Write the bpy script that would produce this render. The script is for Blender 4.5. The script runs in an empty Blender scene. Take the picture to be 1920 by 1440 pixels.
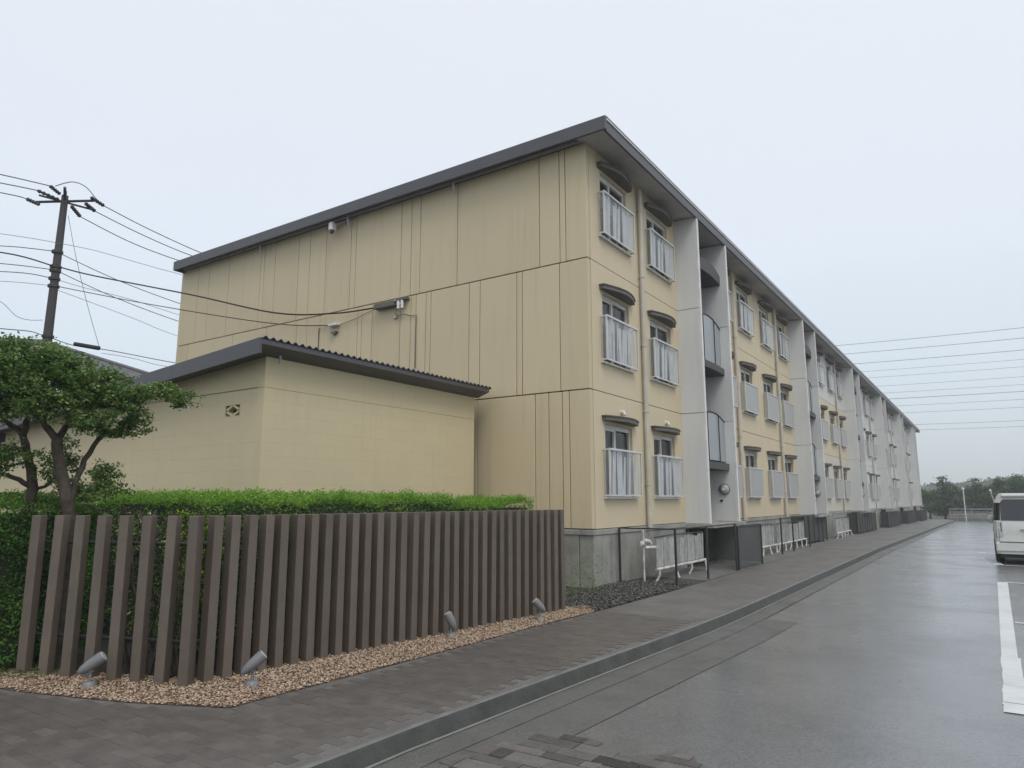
import bpy, bmesh, math, random
import numpy as np
from mathutils import Vector, Matrix
R = math.radians
rnd = random.Random(7)
nr = np.random.RandomState(5)
S = bpy.context.scene
COL = S.collection

# ------------------------------------------------------------------ camera
cam = bpy.data.cameras.new('camera'); camo = bpy.data.objects.new('camera', cam); COL.objects.link(camo)
camo.location = (0, 0, 1.6)
camo.rotation_euler = (R(90 + 9.4766), 0, R(34.179))
cam.sensor_width = 36; cam.lens = 36 * 1300 / 1920.; cam.clip_start = .05; cam.clip_end = 3000
S.camera = camo

# ------------------------------------------------------------------ overcast sky
W = bpy.data.worlds.new('World'); S.world = W; W.use_nodes = True
nt = W.node_tree; nt.nodes.clear()
N = nt.nodes.new
out = N('ShaderNodeOutputWorld'); add = N('ShaderNodeAddShader')
sky = N('ShaderNodeTexSky'); sky.sky_type = 'NISHITA'; sky.sun_disc = False
SUN_EL, SUN_AZ = R(55), R(125)
sky.sun_elevation = SUN_EL; sky.sun_rotation = SUN_AZ; sky.dust_density = 3
b1 = N('ShaderNodeBackground'); b1.inputs[1].default_value = .05
nt.links.new(sky.outputs[0], b1.inputs[0])
tc = N('ShaderNodeTexCoord'); sp = N('ShaderNodeSeparateXYZ'); nt.links.new(tc.outputs['Generated'], sp.inputs[0])
nz = N('ShaderNodeTexNoise'); nz.inputs['Scale'].default_value = 1.6; nz.inputs['Detail'].default_value = 4; nz.inputs['Roughness'].default_value = .55
nt.links.new(tc.outputs['Generated'], nz.inputs['Vector'])
ma = N('ShaderNodeMath'); ma.operation = 'MULTIPLY_ADD'; ma.inputs[1].default_value = .30; 
nt.links.new(nz.outputs[0], ma.inputs[0]); 
ma2 = N('ShaderNodeMath'); ma2.operation = 'ADD'; ma2.inputs[1].default_value = -.15
nt.links.new(sp.outputs[2], ma2.inputs[0]); nt.links.new(ma2.outputs[0], ma.inputs[2])
cr = N('ShaderNodeValToRGB'); e = cr.color_ramp.elements
e[0].position = 0; e[0].color = (.48, .535, .57, 1)
e[1].position = .75; e[1].color = (.79, .805, .825, 1)
x = cr.color_ramp.elements.new(.12); x.color = (.575, .63, .665, 1)
x = cr.color_ramp.elements.new(.33); x.color = (.71, .75, .785, 1)
nt.links.new(ma.outputs[0], cr.inputs[0])
b2 = N('ShaderNodeBackground'); b2.inputs[1].default_value = 1.0; nt.links.new(cr.outputs[0], b2.inputs[0])
nt.links.new(b1.outputs[0], add.inputs[0]); nt.links.new(b2.outputs[0], add.inputs[1]); nt.links.new(add.outputs[0], out.inputs[0])
sl = bpy.data.lights.new('sun', 'SUN'); so = bpy.data.objects.new('sun', sl); COL.objects.link(so)
sl.energy = 1.35; sl.angle = R(24); sl.color = (1, .97, .92)
# sky's sun_rotation is measured clockwise from +Y
d = Vector((math.sin(SUN_AZ) * math.cos(SUN_EL), math.cos(SUN_AZ) * math.cos(SUN_EL), math.sin(SUN_EL)))
so.rotation_euler = d.to_track_quat('Z', 'Y').to_euler(); so.location = (10, -10, 30)
vs = S.view_settings; vs.view_transform = 'Standard'; vs.look = 'None'; vs.exposure = 0.0; vs.gamma = 1; vs.use_curve_mapping = False
S.cycles.volume_bounces = 1
S.cycles.max_bounces = 8

def g(y):                                   # the street falls away gently towards its far end
    return -.0085 * max(0, y - 27)

# ------------------------------------------------------------------ materials
MATS = {}
def mat(name, c, rough=.7, c2=None, scale=3., contrast=1., bump=0., bscale=60., streak=0., spec=.5, metal=0., objrand=0., trans=0., alpha=1., rough2=None, emis=None, coords='pos', dirt=0.):
    m = bpy.data.materials.new(name); m.use_nodes = True; MATS[name] = m
    t = m.node_tree; n = t.nodes; L = t.links; bs = n['Principled BSDF']
    bs.inputs['Roughness'].default_value = rough; bs.inputs['Specular IOR Level'].default_value = spec; bs.inputs['Metallic'].default_value = metal
    def new(k, **kw):
        q = n.new(k)
        for a, b in kw.items(): setattr(q, a, b)
        return q
    if coords == 'pos':
        geo = new('ShaderNodeNewGeometry'); vec = geo.outputs['Position']
    else:
        geo = new('ShaderNodeTexCoord'); vec = geo.outputs['Object']
    c2 = c2 or tuple(v * .75 for v in c)
    nz = new('ShaderNodeTexNoise'); nz.inputs['Scale'].default_value = scale; nz.inputs['Detail'].default_value = 6; nz.inputs['Roughness'].default_value = .6
    L.new(vec, nz.inputs['Vector'])
    mr = new('ShaderNodeMapRange'); mr.inputs[1].default_value = .5 - .22 / contrast; mr.inputs[2].default_value = .5 + .22 / contrast
    L.new(nz.outputs[0], mr.inputs[0])
    mx = new('ShaderNodeMix', data_type='RGBA'); mx.inputs[6].default_value = (*c, 1); mx.inputs[7].default_value = (*c2, 1)
    L.new(mr.outputs[0], mx.inputs[0]); last = mx.outputs[2]
    if streak:
        mp = new('ShaderNodeMapping'); mp.inputs['Scale'].default_value = (5, 5, .35); L.new(vec, mp.inputs[0])
        n2 = new('ShaderNodeTexNoise'); n2.inputs['Scale'].default_value = 1.6; n2.inputs['Detail'].default_value = 5; L.new(mp.outputs[0], n2.inputs['Vector'])
        m2 = new('ShaderNodeMapRange'); m2.inputs[1].default_value = .52; m2.inputs[2].default_value = .8; m2.inputs[4].default_value = streak; L.new(n2.outputs[0], m2.inputs[0])
        x2 = new('ShaderNodeMix', data_type='RGBA'); x2.inputs[7].default_value = (*[v * .45 for v in c], 1); L.new(last, x2.inputs[6]); L.new(m2.outputs[0], x2.inputs[0]); last = x2.outputs[2]
    if dirt:
        n3 = new('ShaderNodeTexNoise'); n3.inputs['Scale'].default_value = .9; n3.inputs['Detail'].default_value = 9; n3.inputs['Roughness'].default_value = .7; L.new(vec, n3.inputs['Vector'])
        m3 = new('ShaderNodeMapRange'); m3.inputs[1].default_value = .5; m3.inputs[2].default_value = .72; m3.inputs[4].default_value = dirt; L.new(n3.outputs[0], m3.inputs[0])
        x3 = new('ShaderNodeMix', data_type='RGBA'); x3.inputs[7].default_value = (.05, .05, .04, 1); L.new(last, x3.inputs[6]); L.new(m3.outputs[0], x3.inputs[0]); last = x3.outputs[2]
    if objrand:
        oi = new('ShaderNodeObjectInfo'); m4 = new('ShaderNodeMapRange'); m4.inputs[3].default_value = 1 - objrand; m4.inputs[4].default_value = 1 + objrand; L.new(oi.outputs['Random'], m4.inputs[0])
        x4 = new('ShaderNodeMix', data_type='RGBA', blend_type='MULTIPLY'); x4.inputs[0].default_value = 1; L.new(last, x4.inputs[6]); L.new(m4.outputs[0], x4.inputs[7]); last = x4.outputs[2]
    L.new(last, bs.inputs['Base Color'])
    if rough2 is not None:
        n5 = new('ShaderNodeTexNoise'); n5.inputs['Scale'].default_value = .7; n5.inputs['Detail'].default_value = 5; L.new(vec, n5.inputs['Vector'])
        m5 = new('ShaderNodeMapRange'); m5.inputs[1].default_value = .35; m5.inputs[2].default_value = .65; m5.inputs[3].default_value = rough; m5.inputs[4].default_value = rough2
        L.new(n5.outputs[0], m5.inputs[0]); L.new(m5.outputs[0], bs.inputs['Roughness'])
    if bump:
        nb = new('ShaderNodeTexNoise'); nb.inputs['Scale'].default_value = bscale; nb.inputs['Detail'].default_value = 4; L.new(vec, nb.inputs['Vector'])
        bu = new('ShaderNodeBump'); bu.inputs['Strength'].default_value = min(1, bump); bu.inputs['Distance'].default_value = .01 * max(1, bump); L.new(nb.outputs[0], bu.inputs['Height']); L.new(bu.outputs[0], bs.inputs['Normal'])
    if trans: bs.inputs['Transmission Weight'].default_value = trans
    if alpha < 1: bs.inputs['Alpha'].default_value = alpha
    return m

beige = mat('beige_paint', (.545, .462, .302), .6, (.52, .44, .288), .5, .8, .12, 90, streak=.18, objrand=.03)
beige_f = mat('beige_paint_front', (.56, .478, .328), .6, (.54, .462, .316), .6, 1, .12, 90, streak=.1)
beige_pale = mat('distance_pale_beige', (.53, .50, .41), .6, (.50, .47, .385), .5, 1, .12, 90, streak=.3)  # beige wall paled for distance, haze put into the colour
grey_wall = mat('distance_grey_wall', (.56, .56, .53), .6, (.53, .53, .50), .5, 1.2, .12, 90, streak=.35)  # same wall greyed for the far bays, distance haze painted into its colour
shedpaint = mat('shed_paint', (.545, .47, .302), .65, (.525, .452, .29), .5, .8, .2, 45, streak=.10, objrand=.012)
fin_m = mat('pale_grey_paint', (.60, .61, .60), .55, (.58, .59, .585), .8, 1, .1, 90, streak=.15)
edge_m = mat('white_trim_paint', (.72, .72, .71), .5, streak=.1)
core_m = mat('dark_joint', (.05, .047, .04), .9)
roofm = mat('dark_grey_metal', (.075, .075, .082), .45, (.065, .065, .07), 2, streak=.15)
gutterm = mat('light_grey_metal', (.33, .33, .35), .35)
trimw = mat('white_drip_metal', (.62, .62, .64), .35)
soffm = mat('soffit_paint', (.46, .46, .45), .7, streak=.0)
conc = mat('stained_concrete', (.30, .30, .27), .85, (.20, .205, .18), 1.6, 1.4, .5, 40, streak=.6, dirt=.5)
conc_l = mat('concrete_lip', (.33, .33, .30), .85, (.22, .22, .2), 3, 1.3, .4, 40, dirt=.4)
alu = mat('white_aluminium', (.62, .62, .60), .4)
guardpanel = mat('frosted_guard_panel', (.36, .365, .355), .45, (.33, .335, .325), 2)
glass_d = mat('window_glass', (.035, .038, .04), .06, (.05, .05, .05), 1.5, spec=.6, alpha=.55)
glass_c = mat('clear_guard_glass', (.55, .6, .63), .08, alpha=.16)
curt = mat('pale_curtain', (.62, .63, .63), .9, (.50, .51, .53), 6)
curt_d = mat('grey_curtain', (.22, .23, .24), .9, (.15, .16, .17), 6)
hoodm = mat('taupe_hood_metal', (.12, .11, .095), .6, (.09, .083, .07), 5, streak=.3)
pipem = mat('cream_pipe', (.52, .49, .42), .5)
pipe_far = mat('grey_pipe', (.50, .50, .48), .5)  # pipe tone greyed to follow the distance-greyed far walls
landm = mat('dark_slab', (.075, .075, .073), .7, (.055, .055, .055), 3, dirt=.3)
railg = mat('blue_grey_panel', (.30, .325, .34), .35, (.26, .285, .30), 3)
darkm = mat('black_metal', (.025, .025, .025), .5)
blk = mat('black_rubber', (.015, .015, .016), .7)
fencem = mat('brown_fence_coat', (.128, .103, .082), .5, (.10, .082, .067), 4, 1, .3, 30, objrand=.12, streak=.35)
lampm = mat('grey_cast_metal', (.17, .175, .185), .45, (.14, .145, .15), 8)
polem = mat('pole_concrete', (.055, .05, .052), .8, (.04, .038, .04), 2, 1, .3, 30)
wirem = mat('black_cable', (.012, .012, .014), .6)
wirel = mat('grey_cable', (.12, .13, .14), .6)
bark = mat('bark', (.075, .06, .045), .9, (.035, .028, .022), 14, 1.5, 1., 40)
soil = mat('dark_soil', (.045, .04, .03), .95, (.025, .024, .018), 6, 1.4, 1., 20)
meshm = mat('dark_screen', (.05, .052, .05), .7, (.035, .036, .035), 4, alpha=.9)
whitep = mat('white_pipe', (.62, .62, .60), .5, (.35, .35, .33), 9, 1.6)
boardm = mat('weathered_grey_board', (.36, .365, .35), .8, (.24, .245, .235), 6, 1.5, .5, 30, streak=.6, objrand=.15)
carpaint = mat('white_car_paint', (.60, .62, .59), .25, (.58, .60, .57), 1)
carpaint.node_tree.nodes['Principled BSDF'].inputs['Coat Weight'].default_value = .6
carglass = mat('tinted_car_glass', (.012, .013, .015), .05, spec=.8)
chrome = mat('clear_lamp_cluster', (.45, .46, .46), .15, metal=.6)
redl = mat('red_lamp', (.25, .02, .02), .25)
paintw = mat('worn_road_paint', (.58, .60, .60), .45, (.50, .52, .52), 5, 1.2, .3, 60, dirt=.35)
roadm = mat('wet_asphalt', (.118, .121, .123), .20, (.082, .085, .088), .45, 1.5, .28, 130, rough2=.46, spec=.6, dirt=.25)
walkm = mat('damp_brown_pavement', (.152, .144, .134), .40, (.112, .107, .10), 1.6, 1.3, .35, 60, rough2=.62, dirt=.3)
kerb_dark = mat('dark_kerb_face', (.05, .053, .047), .7, (.03, .032, .028), 5, 1.5, .5, 50)  # front face of the kerb, darker than its top
kerbm = mat('wet_kerb_concrete', (.15, .152, .142), .5, (.10, .102, .096), 4, 1.4, .5, 50, dirt=.6)
guttc = mat('gutter_concrete', (.112, .114, .106), .32, (.088, .09, .083), 2.5, 1.3, .4, 60, rough2=.55, dirt=.5)
groundm = mat('verge_ground', (.05, .055, .035), .95, (.035, .04, .025), 2)
hillm = mat('wooded_hill', (.05, .075, .045), .95, (.03, .05, .03), .25, 1.5)

roadm.node_tree.nodes['Principled BSDF'].inputs['Coat Weight'].default_value = .7
roadm.node_tree.nodes['Principled BSDF'].inputs['Coat Roughness'].default_value = .22
def speckle(m, sc, amt):
    t = m.node_tree; n = t.nodes; L = t.links; bs = n['Principled BSDF']; geo = n.new('ShaderNodeNewGeometry')
    vo = n.new('ShaderNodeTexVoronoi'); vo.inputs['Scale'].default_value = sc; L.new(geo.outputs['Position'], vo.inputs['Vector'])
    sx_ = n.new('ShaderNodeSeparateColor'); L.new(vo.outputs['Color'], sx_.inputs[0])
    mr = n.new('ShaderNodeMapRange'); mr.inputs[3].default_value = 1 - amt; mr.inputs[4].default_value = 1 + amt; L.new(sx_.outputs[0], mr.inputs[0])
    mx = n.new('ShaderNodeMix'); mx.data_type = 'RGBA'; mx.blend_type = 'MULTIPLY'; mx.inputs[0].default_value = 1
    src = bs.inputs['Base Color'].links[0].from_socket; L.new(src, mx.inputs[6]); L.new(mr.outputs[0], mx.inputs[7]); L.new(mx.outputs[2], bs.inputs['Base Color'])
speckle(roadm, 75, .35); speckle(walkm, 90, .2); speckle(guttc, 110, .25)
# pavement gets faint long slabs through its relief
def slabs(m, sx, sy, amt, off=.5):
    t = m.node_tree; n = t.nodes; L = t.links; bs = n['Principled BSDF']
    geo = n.new('ShaderNodeNewGeometry'); mp = n.new('ShaderNodeMapping'); mp.inputs['Rotation'].default_value = (0, 0, R(90)); L.new(geo.outputs['Position'], mp.inputs[0])
    br = n.new('ShaderNodeTexBrick'); br.inputs['Scale'].default_value = 1; br.inputs['Brick Width'].default_value = sx; br.inputs['Row Height'].default_value = sy; br.inputs['Mortar Size'].default_value = .004
    br.inputs['Color1'].default_value = (1, 1, 1, 1); br.inputs['Color2'].default_value = (.7, .68, .66, 1); br.inputs['Mortar'].default_value = (.55, .55, .55, 1); br.offset = off
    L.new(mp.outputs[0], br.inputs['Vector'])
    mx = n.new('ShaderNodeMix'); mx.data_type = 'RGBA'; mx.blend_type = 'MULTIPLY'; mx.inputs[0].default_value = amt
    src = bs.inputs['Base Color'].links[0].from_socket
    L.new(src, mx.inputs[6]); L.new(br.outputs[0], mx.inputs[7]); L.new(mx.outputs[2], bs.inputs['Base Color'])
slabs(walkm, .2, .1, .4)

def leafmat(name, cols, trl=.35):
    m = bpy.data.materials.new(name); m.use_nodes = True; t = m.node_tree; n = t.nodes; L = t.links; bs = n['Principled BSDF']
    at = n.new('ShaderNodeAttribute'); at.attribute_name = 'tone'
    r = n.new('ShaderNodeValToRGB'); el = r.color_ramp.elements
    el[0].position = 0; el[0].color = (*cols[0], 1); el[1].position = 1; el[1].color = (*cols[-1], 1)
    for i, c in enumerate(cols[1:-1]):
        q = r.color_ramp.elements.new((i + 1) / (len(cols) - 1)); q.color = (*c, 1)
    L.new(at.outputs['Fac'], r.inputs[0]); L.new(r.outputs[0], bs.inputs['Base Color'])
    bs.inputs['Roughness'].default_value = .65; bs.inputs['Specular IOR Level'].default_value = .2
    tr = n.new('ShaderNodeBsdfTranslucent'); L.new(r.outputs[0], tr.inputs[0]); ms = n.new('ShaderNodeMixShader'); ms.inputs[0].default_value = trl
    L.new(bs.outputs[0], ms.inputs[1]); L.new(tr.outputs[0], ms.inputs[2]); L.new(ms.outputs[0], n['Material Output'].inputs[0])
    return m
leaf_tree = leafmat('tree_leaves', [(.035, .08, .02), (.075, .155, .035), (.14, .23, .06), (.36, .42, .2)])
leaf_hedge = leafmat('hedge_leaves', [(.03, .085, .018), (.075, .18, .03), (.15, .28, .05), (.26, .38, .07)])
leaf_top = leafmat('new_growth_leaves', [(.10, .22, .02), (.17, .33, .045), (.25, .42, .07)])
leaf_yellow = leafmat('yellow_green_leaves', [(.03, .09, .012), (.10, .20, .02), (.24, .32, .03), (.35, .40, .06)])
leaf_far = leafmat('far_tree_leaves', [(.03, .065, .028), (.075, .125, .055), (.14, .19, .09)])
leaf_bush = leafmat('round_bush_leaves', [(.03, .09, .018), (.07, .18, .03), (.12, .27, .045)])

# ------------------------------------------------------------------ mesh helpers
class MB:
    def __init__(s): s.v = []; s.f = []; s.sm = []; s.mi = []; s.cm = 0
    def add(s, v, f, smooth=False):
        b = len(s.v); s.v += [tuple(p) for p in v]
        for q in f: s.f.append([b + i for i in q]); s.sm.append(smooth); s.mi.append(s.cm)
        return s
    def box(s, a, b, ch=0.):
        x0, y0, z0 = [min(a[i], b[i]) for i in range(3)]; x1, y1, z1 = [max(a[i], b[i]) for i in range(3)]
        if ch <= 0:
            v = [(x0, y0, z0), (x1, y0, z0), (x1, y1, z0), (x0, y1, z0), (x0, y0, z1), (x1, y0, z1), (x1, y1, z1), (x0, y1, z1)]
            return s.add(v, [(0, 3, 2, 1), (4, 5, 6, 7), (0, 1, 5, 4), (1, 2, 6, 5), (2, 3, 7, 6), (3, 0, 4, 7)])
        bm = bmesh.new(); bmesh.ops.create_cube(bm, size=1)
        for q in bm.verts: q.co = ((x0 + x1) / 2 + q.co.x * (x1 - x0), (y0 + y1) / 2 + q.co.y * (y1 - y0), (z0 + z1) / 2 + q.co.z * (z1 - z0))
        bmesh.ops.bevel(bm, geom=bm.edges[:], offset=ch, segments=1, affect='EDGES')
        bm.verts.index_update()
        s.add([q.co[:] for q in bm.verts], [[w.index for w in f.verts] for f in bm.faces]); bm.free(); return s
    def tube(s, pts, rads, n=8, cap=True, smooth=True):
        pts = [Vector(p) for p in pts]
        if not hasattr(rads, '__len__'): rads = [rads] * len(pts)
        rings = []; prev = None
        for i, p in enumerate(pts):
            t = (pts[min(i + 1, len(pts) - 1)] - pts[max(i - 1, 0)]).normalized()
            a = Vector((0, 0, 1)) if abs(t.z) < .95 else Vector((1, 0, 0))
            if prev is not None and abs(prev.dot(t)) < .95: a = prev
            u = (a - t * a.dot(t)).normalized(); prev = u; w = t.cross(u)
            rings.append([p + (u * math.cos(k * 2 * math.pi / n) + w * math.sin(k * 2 * math.pi / n)) * rads[i] for k in range(n)])
        v = [q for r in rings for q in r]; f = []
        for i in range(len(pts) - 1):
            for k in range(n): f.append((i * n + k, i * n + (k + 1) % n, (i + 1) * n + (k + 1) % n, (i + 1) * n + k))
        s.add(v, f, smooth)
        if cap: s.add(rings[0], [tuple(range(n))[::-1]]); s.add(rings[-1], [tuple(range(n))])
        return s
    def prism(s, poly, z0, z1):                      # poly: list of (x,y) CCW
        n = len(poly); v = [(x, y, z0) for x, y in poly] + [(x, y, z1) for x, y in poly]
        return s.add(v, [tuple(range(n))[::-1], tuple(range(n, 2 * n))] + [(i, (i + 1) % n, n + (i + 1) % n, n + i) for i in range(n)])
    def prism_y(s, poly, y0, y1):                    # poly: list of (x,z)
        n = len(poly); v = [(x, y0, z) for x, z in poly] + [(x, y1, z) for x, z in poly]
        return s.add(v, [tuple(range(n)), tuple(range(n, 2 * n))[::-1]] + [(i, n + i, n + (i + 1) % n, (i + 1) % n) for i in range(n)])
    def mesh(s, name, mats, org=(0, 0, 0)):
        me = bpy.data.meshes.new(name); o = org
        me.from_pydata([(p[0] - o[0], p[1] - o[1], p[2] - o[2]) for p in s.v], [], s.f)
        for m in (mats if isinstance(mats, (list, tuple)) else [mats]): me.materials.append(m)
        me.polygons.foreach_set('use_smooth', s.sm); me.polygons.foreach_set('material_index', s.mi); me.update()
        bm = bmesh.new(); bm.from_mesh(me); bmesh.ops.recalc_face_normals(bm, faces=bm.faces[:]); bm.to_mesh(me); bm.free()
        return me
def wloc(o):
    p = Vector((0, 0, 0))
    while o: p += o.location; o = o.parent
    return p
def put(name, me, parent=None, loc=(0, 0, 0)):
    o = bpy.data.objects.new(name, me); COL.objects.link(o)
    if parent: o.parent = parent; o.location = Vector(loc) - wloc(parent)
    else: o.location = loc
    return o
def build(mb, name, mats, parent=None, org=None):
    """mesh written in world coordinates; its origin is set at the base of the piece"""
    if org is None:
        a = np.array(mb.v); org = ((a[:, 0].min() + a[:, 0].max()) / 2, (a[:, 1].min() + a[:, 1].max()) / 2, a[:, 2].min())
    return put(name, mb.mesh(name, mats, org), parent, org)
def tag(o, label, cat, group=None, kind=None):
    o['label'] = label
    if cat: o['category'] = cat
    if group: o['group'] = group
    if kind: o['kind'] = kind
    return o
def thing(name, loc, label, cat, group=None):
    o = bpy.data.objects.new(name, None); COL.objects.link(o); o.location = loc; o.empty_display_size = .2
    return tag(o, label, cat, group)
def struct(o, kind='structure'): o['kind'] = kind; return o
def copy_tree(o, parent=None, loc=None):
    c = o.copy(); COL.objects.link(c); c.parent = parent
    if loc is not None: c.location = loc
    for ch in o.children: copy_tree(ch, c)
    return c

def sheet(name, poly, z, m, dy=None, parent=None):   # flat sheet following the fall of the street
    mb = MB(); n = len(poly); mb.add([(x, y, z + g(y)) for x, y in poly], [tuple(range(n))])
    me = bpy.data.meshes.new(name); me.from_pydata(mb.v, [], mb.f); me.materials.append(m)
    o = put(name, me, parent); return o
def strip(name, x0, x1, ys, z, m, parent=None):
    v = []; f = []
    for i, y in enumerate(ys):
        a = x0(y) if callable(x0) else x0; b = x1(y) if callable(x1) else x1
        v += [(a, y, z + g(y)), (b, y, z + g(y))]
        if i: k = 2 * i; f.append((k - 2, k - 1, k + 1, k))
    me = bpy.data.meshes.new(name); me.from_pydata(v, [], f); me.materials.append(m)
    return put(name, me, parent)

# ------------------------------------------------------------------ ground
ys = [-12, -6, -3, -1, 0, 1, 2, 3, 3.84, 5, 5.9, 7.5, 9.3, 10.8, 14, 18, 22, 27, 40, 60, 80, 92, 110]
def kx(y):                                           # inner top edge of the kerb
    xs = [(-20, -3.61), (3.84, -3.61), (5.9, -3.50), (9.3, -3.30), (10.8, -3.27), (200, -3.27)]
    for (a, b), (c, d_) in zip(xs, xs[1:]):
        if y <= c: return b + (d_ - b) * (y - a) / (c - a)
gr = strip('ground', -700, 700, [-60, 27, 92, 150, 250, 900], -.26, groundm); struct(gr)
rd = strip('road', lambda y: kx(y) + .10, 16, ys, -.12, roadm); struct(rd)
yd = strip('yard_soil', -60, lambda y: -4.4, [-12, 0, 12, 27, 60, 92], -.012, soil); struct(yd)
# pavement: outline of the planting bed on its left
bed = [(-60, -4.0), (-12, 1.15), (-8.2, 2.42), (-7.16, 2.74), (-6.79, 2.83), (-5.84, 3.14), (-5.04, 3.51), (-5.01, 4.4), (-4.97, 5.76), (-4.94, 7.81), (-4.86, 9.17), (-4.80, 12), (-4.82, 15.5), (-4.86, 27), (-4.86, 60), (-4.86, 92)]
mbw = MB()
def left_x(y):
    pts = [(3.51, -5.04), (4.4, -5.01), (5.76, -4.97), (7.81, -4.94), (9.17, -4.86), (12, -4.8), (15.5, -4.82), (27, -4.86), (92, -4.86)]
    for (a, b), (c, d_) in zip(pts, pts[1:]):
        if y <= c: return b + (d_ - b) * (y - a) / (c - a)
wy = [3.51, 4.4, 5.76, 7.81, 9.17, 12, 15.5, 27, 40, 60, 80, 92]
for a, b in zip(wy, wy[1:]):
    mbw.add([(left_x(a), a, g(a)), (kx(a) + .0, a, g(a)), (kx(b), b, g(b)), (left_x(b), b, g(b))], [(0, 1, 2, 3)])
front = [p for p in bed if p[1] <= 3.52]
for p, q in zip(front, front[1:]):
    mbw.add([(p[0], p[1], 0), (p[0], -12, 0), (q[0], -12, 0), (q[0], q[1], 0)], [(0, 1, 2, 3)])
mbw.add([(-5.04, 3.51, 0), (-5.04, -12, 0), (kx(0), -12, 0), (kx(3.51), 3.51, 0)], [(0, 1, 2, 3)])
pv = build(mbw, 'pavement', walkm, None, (0, 0, 0)); struct(pv)

# kerb: individual stones with open joints, and a gutter strip in front of them
kerb = bpy.data.objects.new('kerb', None); COL.objects.link(kerb); kerb.location = (-3.3, 0, -.12); struct(kerb)
y = -3.0; kn = 0
while y < 90:
    ln = 1.2 if y < 30 else 4.0
    a, b = y + .001, y + ln - .001; xa, xb = kx(a), kx(b); dx = rnd.uniform(-.001, .001)
    m = MB(); prof = [(0, -.16), (0, .002), (.012, .008), (.032, .008), (.05, -.003), (.06, -.02), (.105, -.118), (.105, -.16)]
    v = [(xa + p + dx, a, q + g(a)) for p, q in prof] + [(xb + p + dx, b, q + g(b)) for p, q in prof]; n = len(prof)
    m.add(v, [tuple(range(n)), tuple(range(n, 2 * n))[::-1]] + [(i, n + i, n + (i + 1) % n, (i + 1) % n) for i in range(n)]); m.mi[2 + 5] = m.mi[2 + 4] = 1
    build(m, 'kerb_stone', [kerbm, kerb_dark], kerb); y += ln
gu = strip('gutter_strip', lambda y: kx(y) + .147, lambda y: kx(y) + .40, [v for v in ys if v <= 92], -.112, guttc); struct(gu)
lipm = mat('pale_gutter_lip', (.22, .225, .20), .5, (.15, .155, .14), 6)
gl = strip('gutter_lip', lambda y: kx(y) + .112, lambda y: kx(y) + .145, [v for v in ys if v <= 92], -.108, lipm); struct(gl)
gu2 = strip('gutter_apron', lambda y: kx(y) + .39, lambda y: kx(y) + .86, [-3, 0, 3.84, 5.9, 9.3, 10.8], -.116, guttc); struct(gu2)

# broken stone patch set in the road at the very front
pp = bpy.data.objects.new('paved_patch', None); COL.objects.link(pp); pp.location = (-2.4, 4, -.12); struct(pp)
slab_l = mat('patch_slab_grey', (.115, .105, .10), .5, (.085, .08, .075), 9, 1.5, .8, 40, objrand=.35)
slab_d = mat('patch_slab_dark', (.045, .043, .04), .5, (.03, .03, .028), 9, 1.5, .8, 40, objrand=.3)
def patch_top(x): return 4.45 + .30 * math.sin((x + 3.3) * 1.5) + .12 * math.sin(x * 9) + .12 * (x > -2.0)
yy = 2.9; row = 0
while yy < 4.95:
    h = rnd.choice([.11, .14, .18]); xx = -3.18 + (row % 2) * .12
    while xx < -1.2:
        w = rnd.choice([.12, .2, .3, .38])
        if yy + h < patch_top(xx + w / 2) and rnd.random() < .97:
            m = MB(); j = .004; zt = -.12 + .008 + rnd.uniform(.0, .003)
            c = [(xx + j, yy + j), (xx + w - j, yy + j), (xx + w - j, yy + h - j), (xx + j, yy + h - j)]
            c = [(a + rnd.uniform(-.008, .008), b + rnd.uniform(-.008, .008)) for a, b in c]
            cx, cy = xx + w / 2, yy + h / 2; ang = R(28)
            m.prism(c, -.14, zt)
            o = build(m, 'paving_slab', slab_d if rnd.random() < .22 else slab_l, pp)
        xx += w
    yy += h; row += 1

mb_ = MB(); pol = [(-3.2, 2.5)] + [(-1.15, 2.5)] + [(-1.15 - i * .05, patch_top(-1.15 - i * .05) - .02 + rnd.uniform(-.015, .015)) for i in range(42)]
bo = sheet('patch_bedding', pol, -.1165, mat('patch_mortar', (.115, .112, .105), .45, (.08, .077, .073), 12, 1.6, .8, 50)); struct(bo)
# pavers of the pavement near the bed: nearest ones are single pieces
paver = mat('brown_paver', (.118, .104, .094), .36, (.082, .074, .068), 5, 1.3, .4, 60, objrand=.15, rough2=.58)
PW, PH = .20, .10; cand = []
rw = 0; yy = .9
while yy < 9.3:
    xx = -9.4 + (rw % 2) * PW / 2
    while xx < -3.3:
        cs = [(xx, yy), (xx + PW, yy), (xx, yy + PH), (xx + PW, yy + PH)]
        def okp(p):
            if p[0] > kx(p[1]) - .004: return False
            if p[1] > 3.51: return p[0] > left_x(p[1]) + .01
            for (a, b) in zip(front, front[1:]):
                if a[0] <= p[0] <= b[0]: return p[1] < a[1] + (b[1] - a[1]) * (p[0] - a[0]) / (b[0] - a[0]) - .01
            return p[0] > -5.04
        if all(okp(p) for p in cs): cand.append((xx, yy))
        xx += PW
    yy += PH; rw += 1
cand.sort(key=lambda c: c[0] ** 2 + c[1] ** 2)
def vis(c):                                  # inside the picture's lower edge
    return (-c[0] * .562 + c[1] * .827) > 2.9
cand = [c for c in cand if vis(c)]
pm = MB(); pm.box((.0012, .0012, -.03), (PW - .0012, PH - .0012, .0), .0012); pme = pm.mesh('paver', paver)
for c in cand[:300]:
    o = put('paver', pme, pv, (c[0], c[1], .0045 + rnd.uniform(-.0008, .0012))); o.rotation_euler = (R(rnd.uniform(-.15, .15)), R(rnd.uniform(-.15, .15)), R(rnd.uniform(-.3, .3)))
pm = MB()
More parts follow.
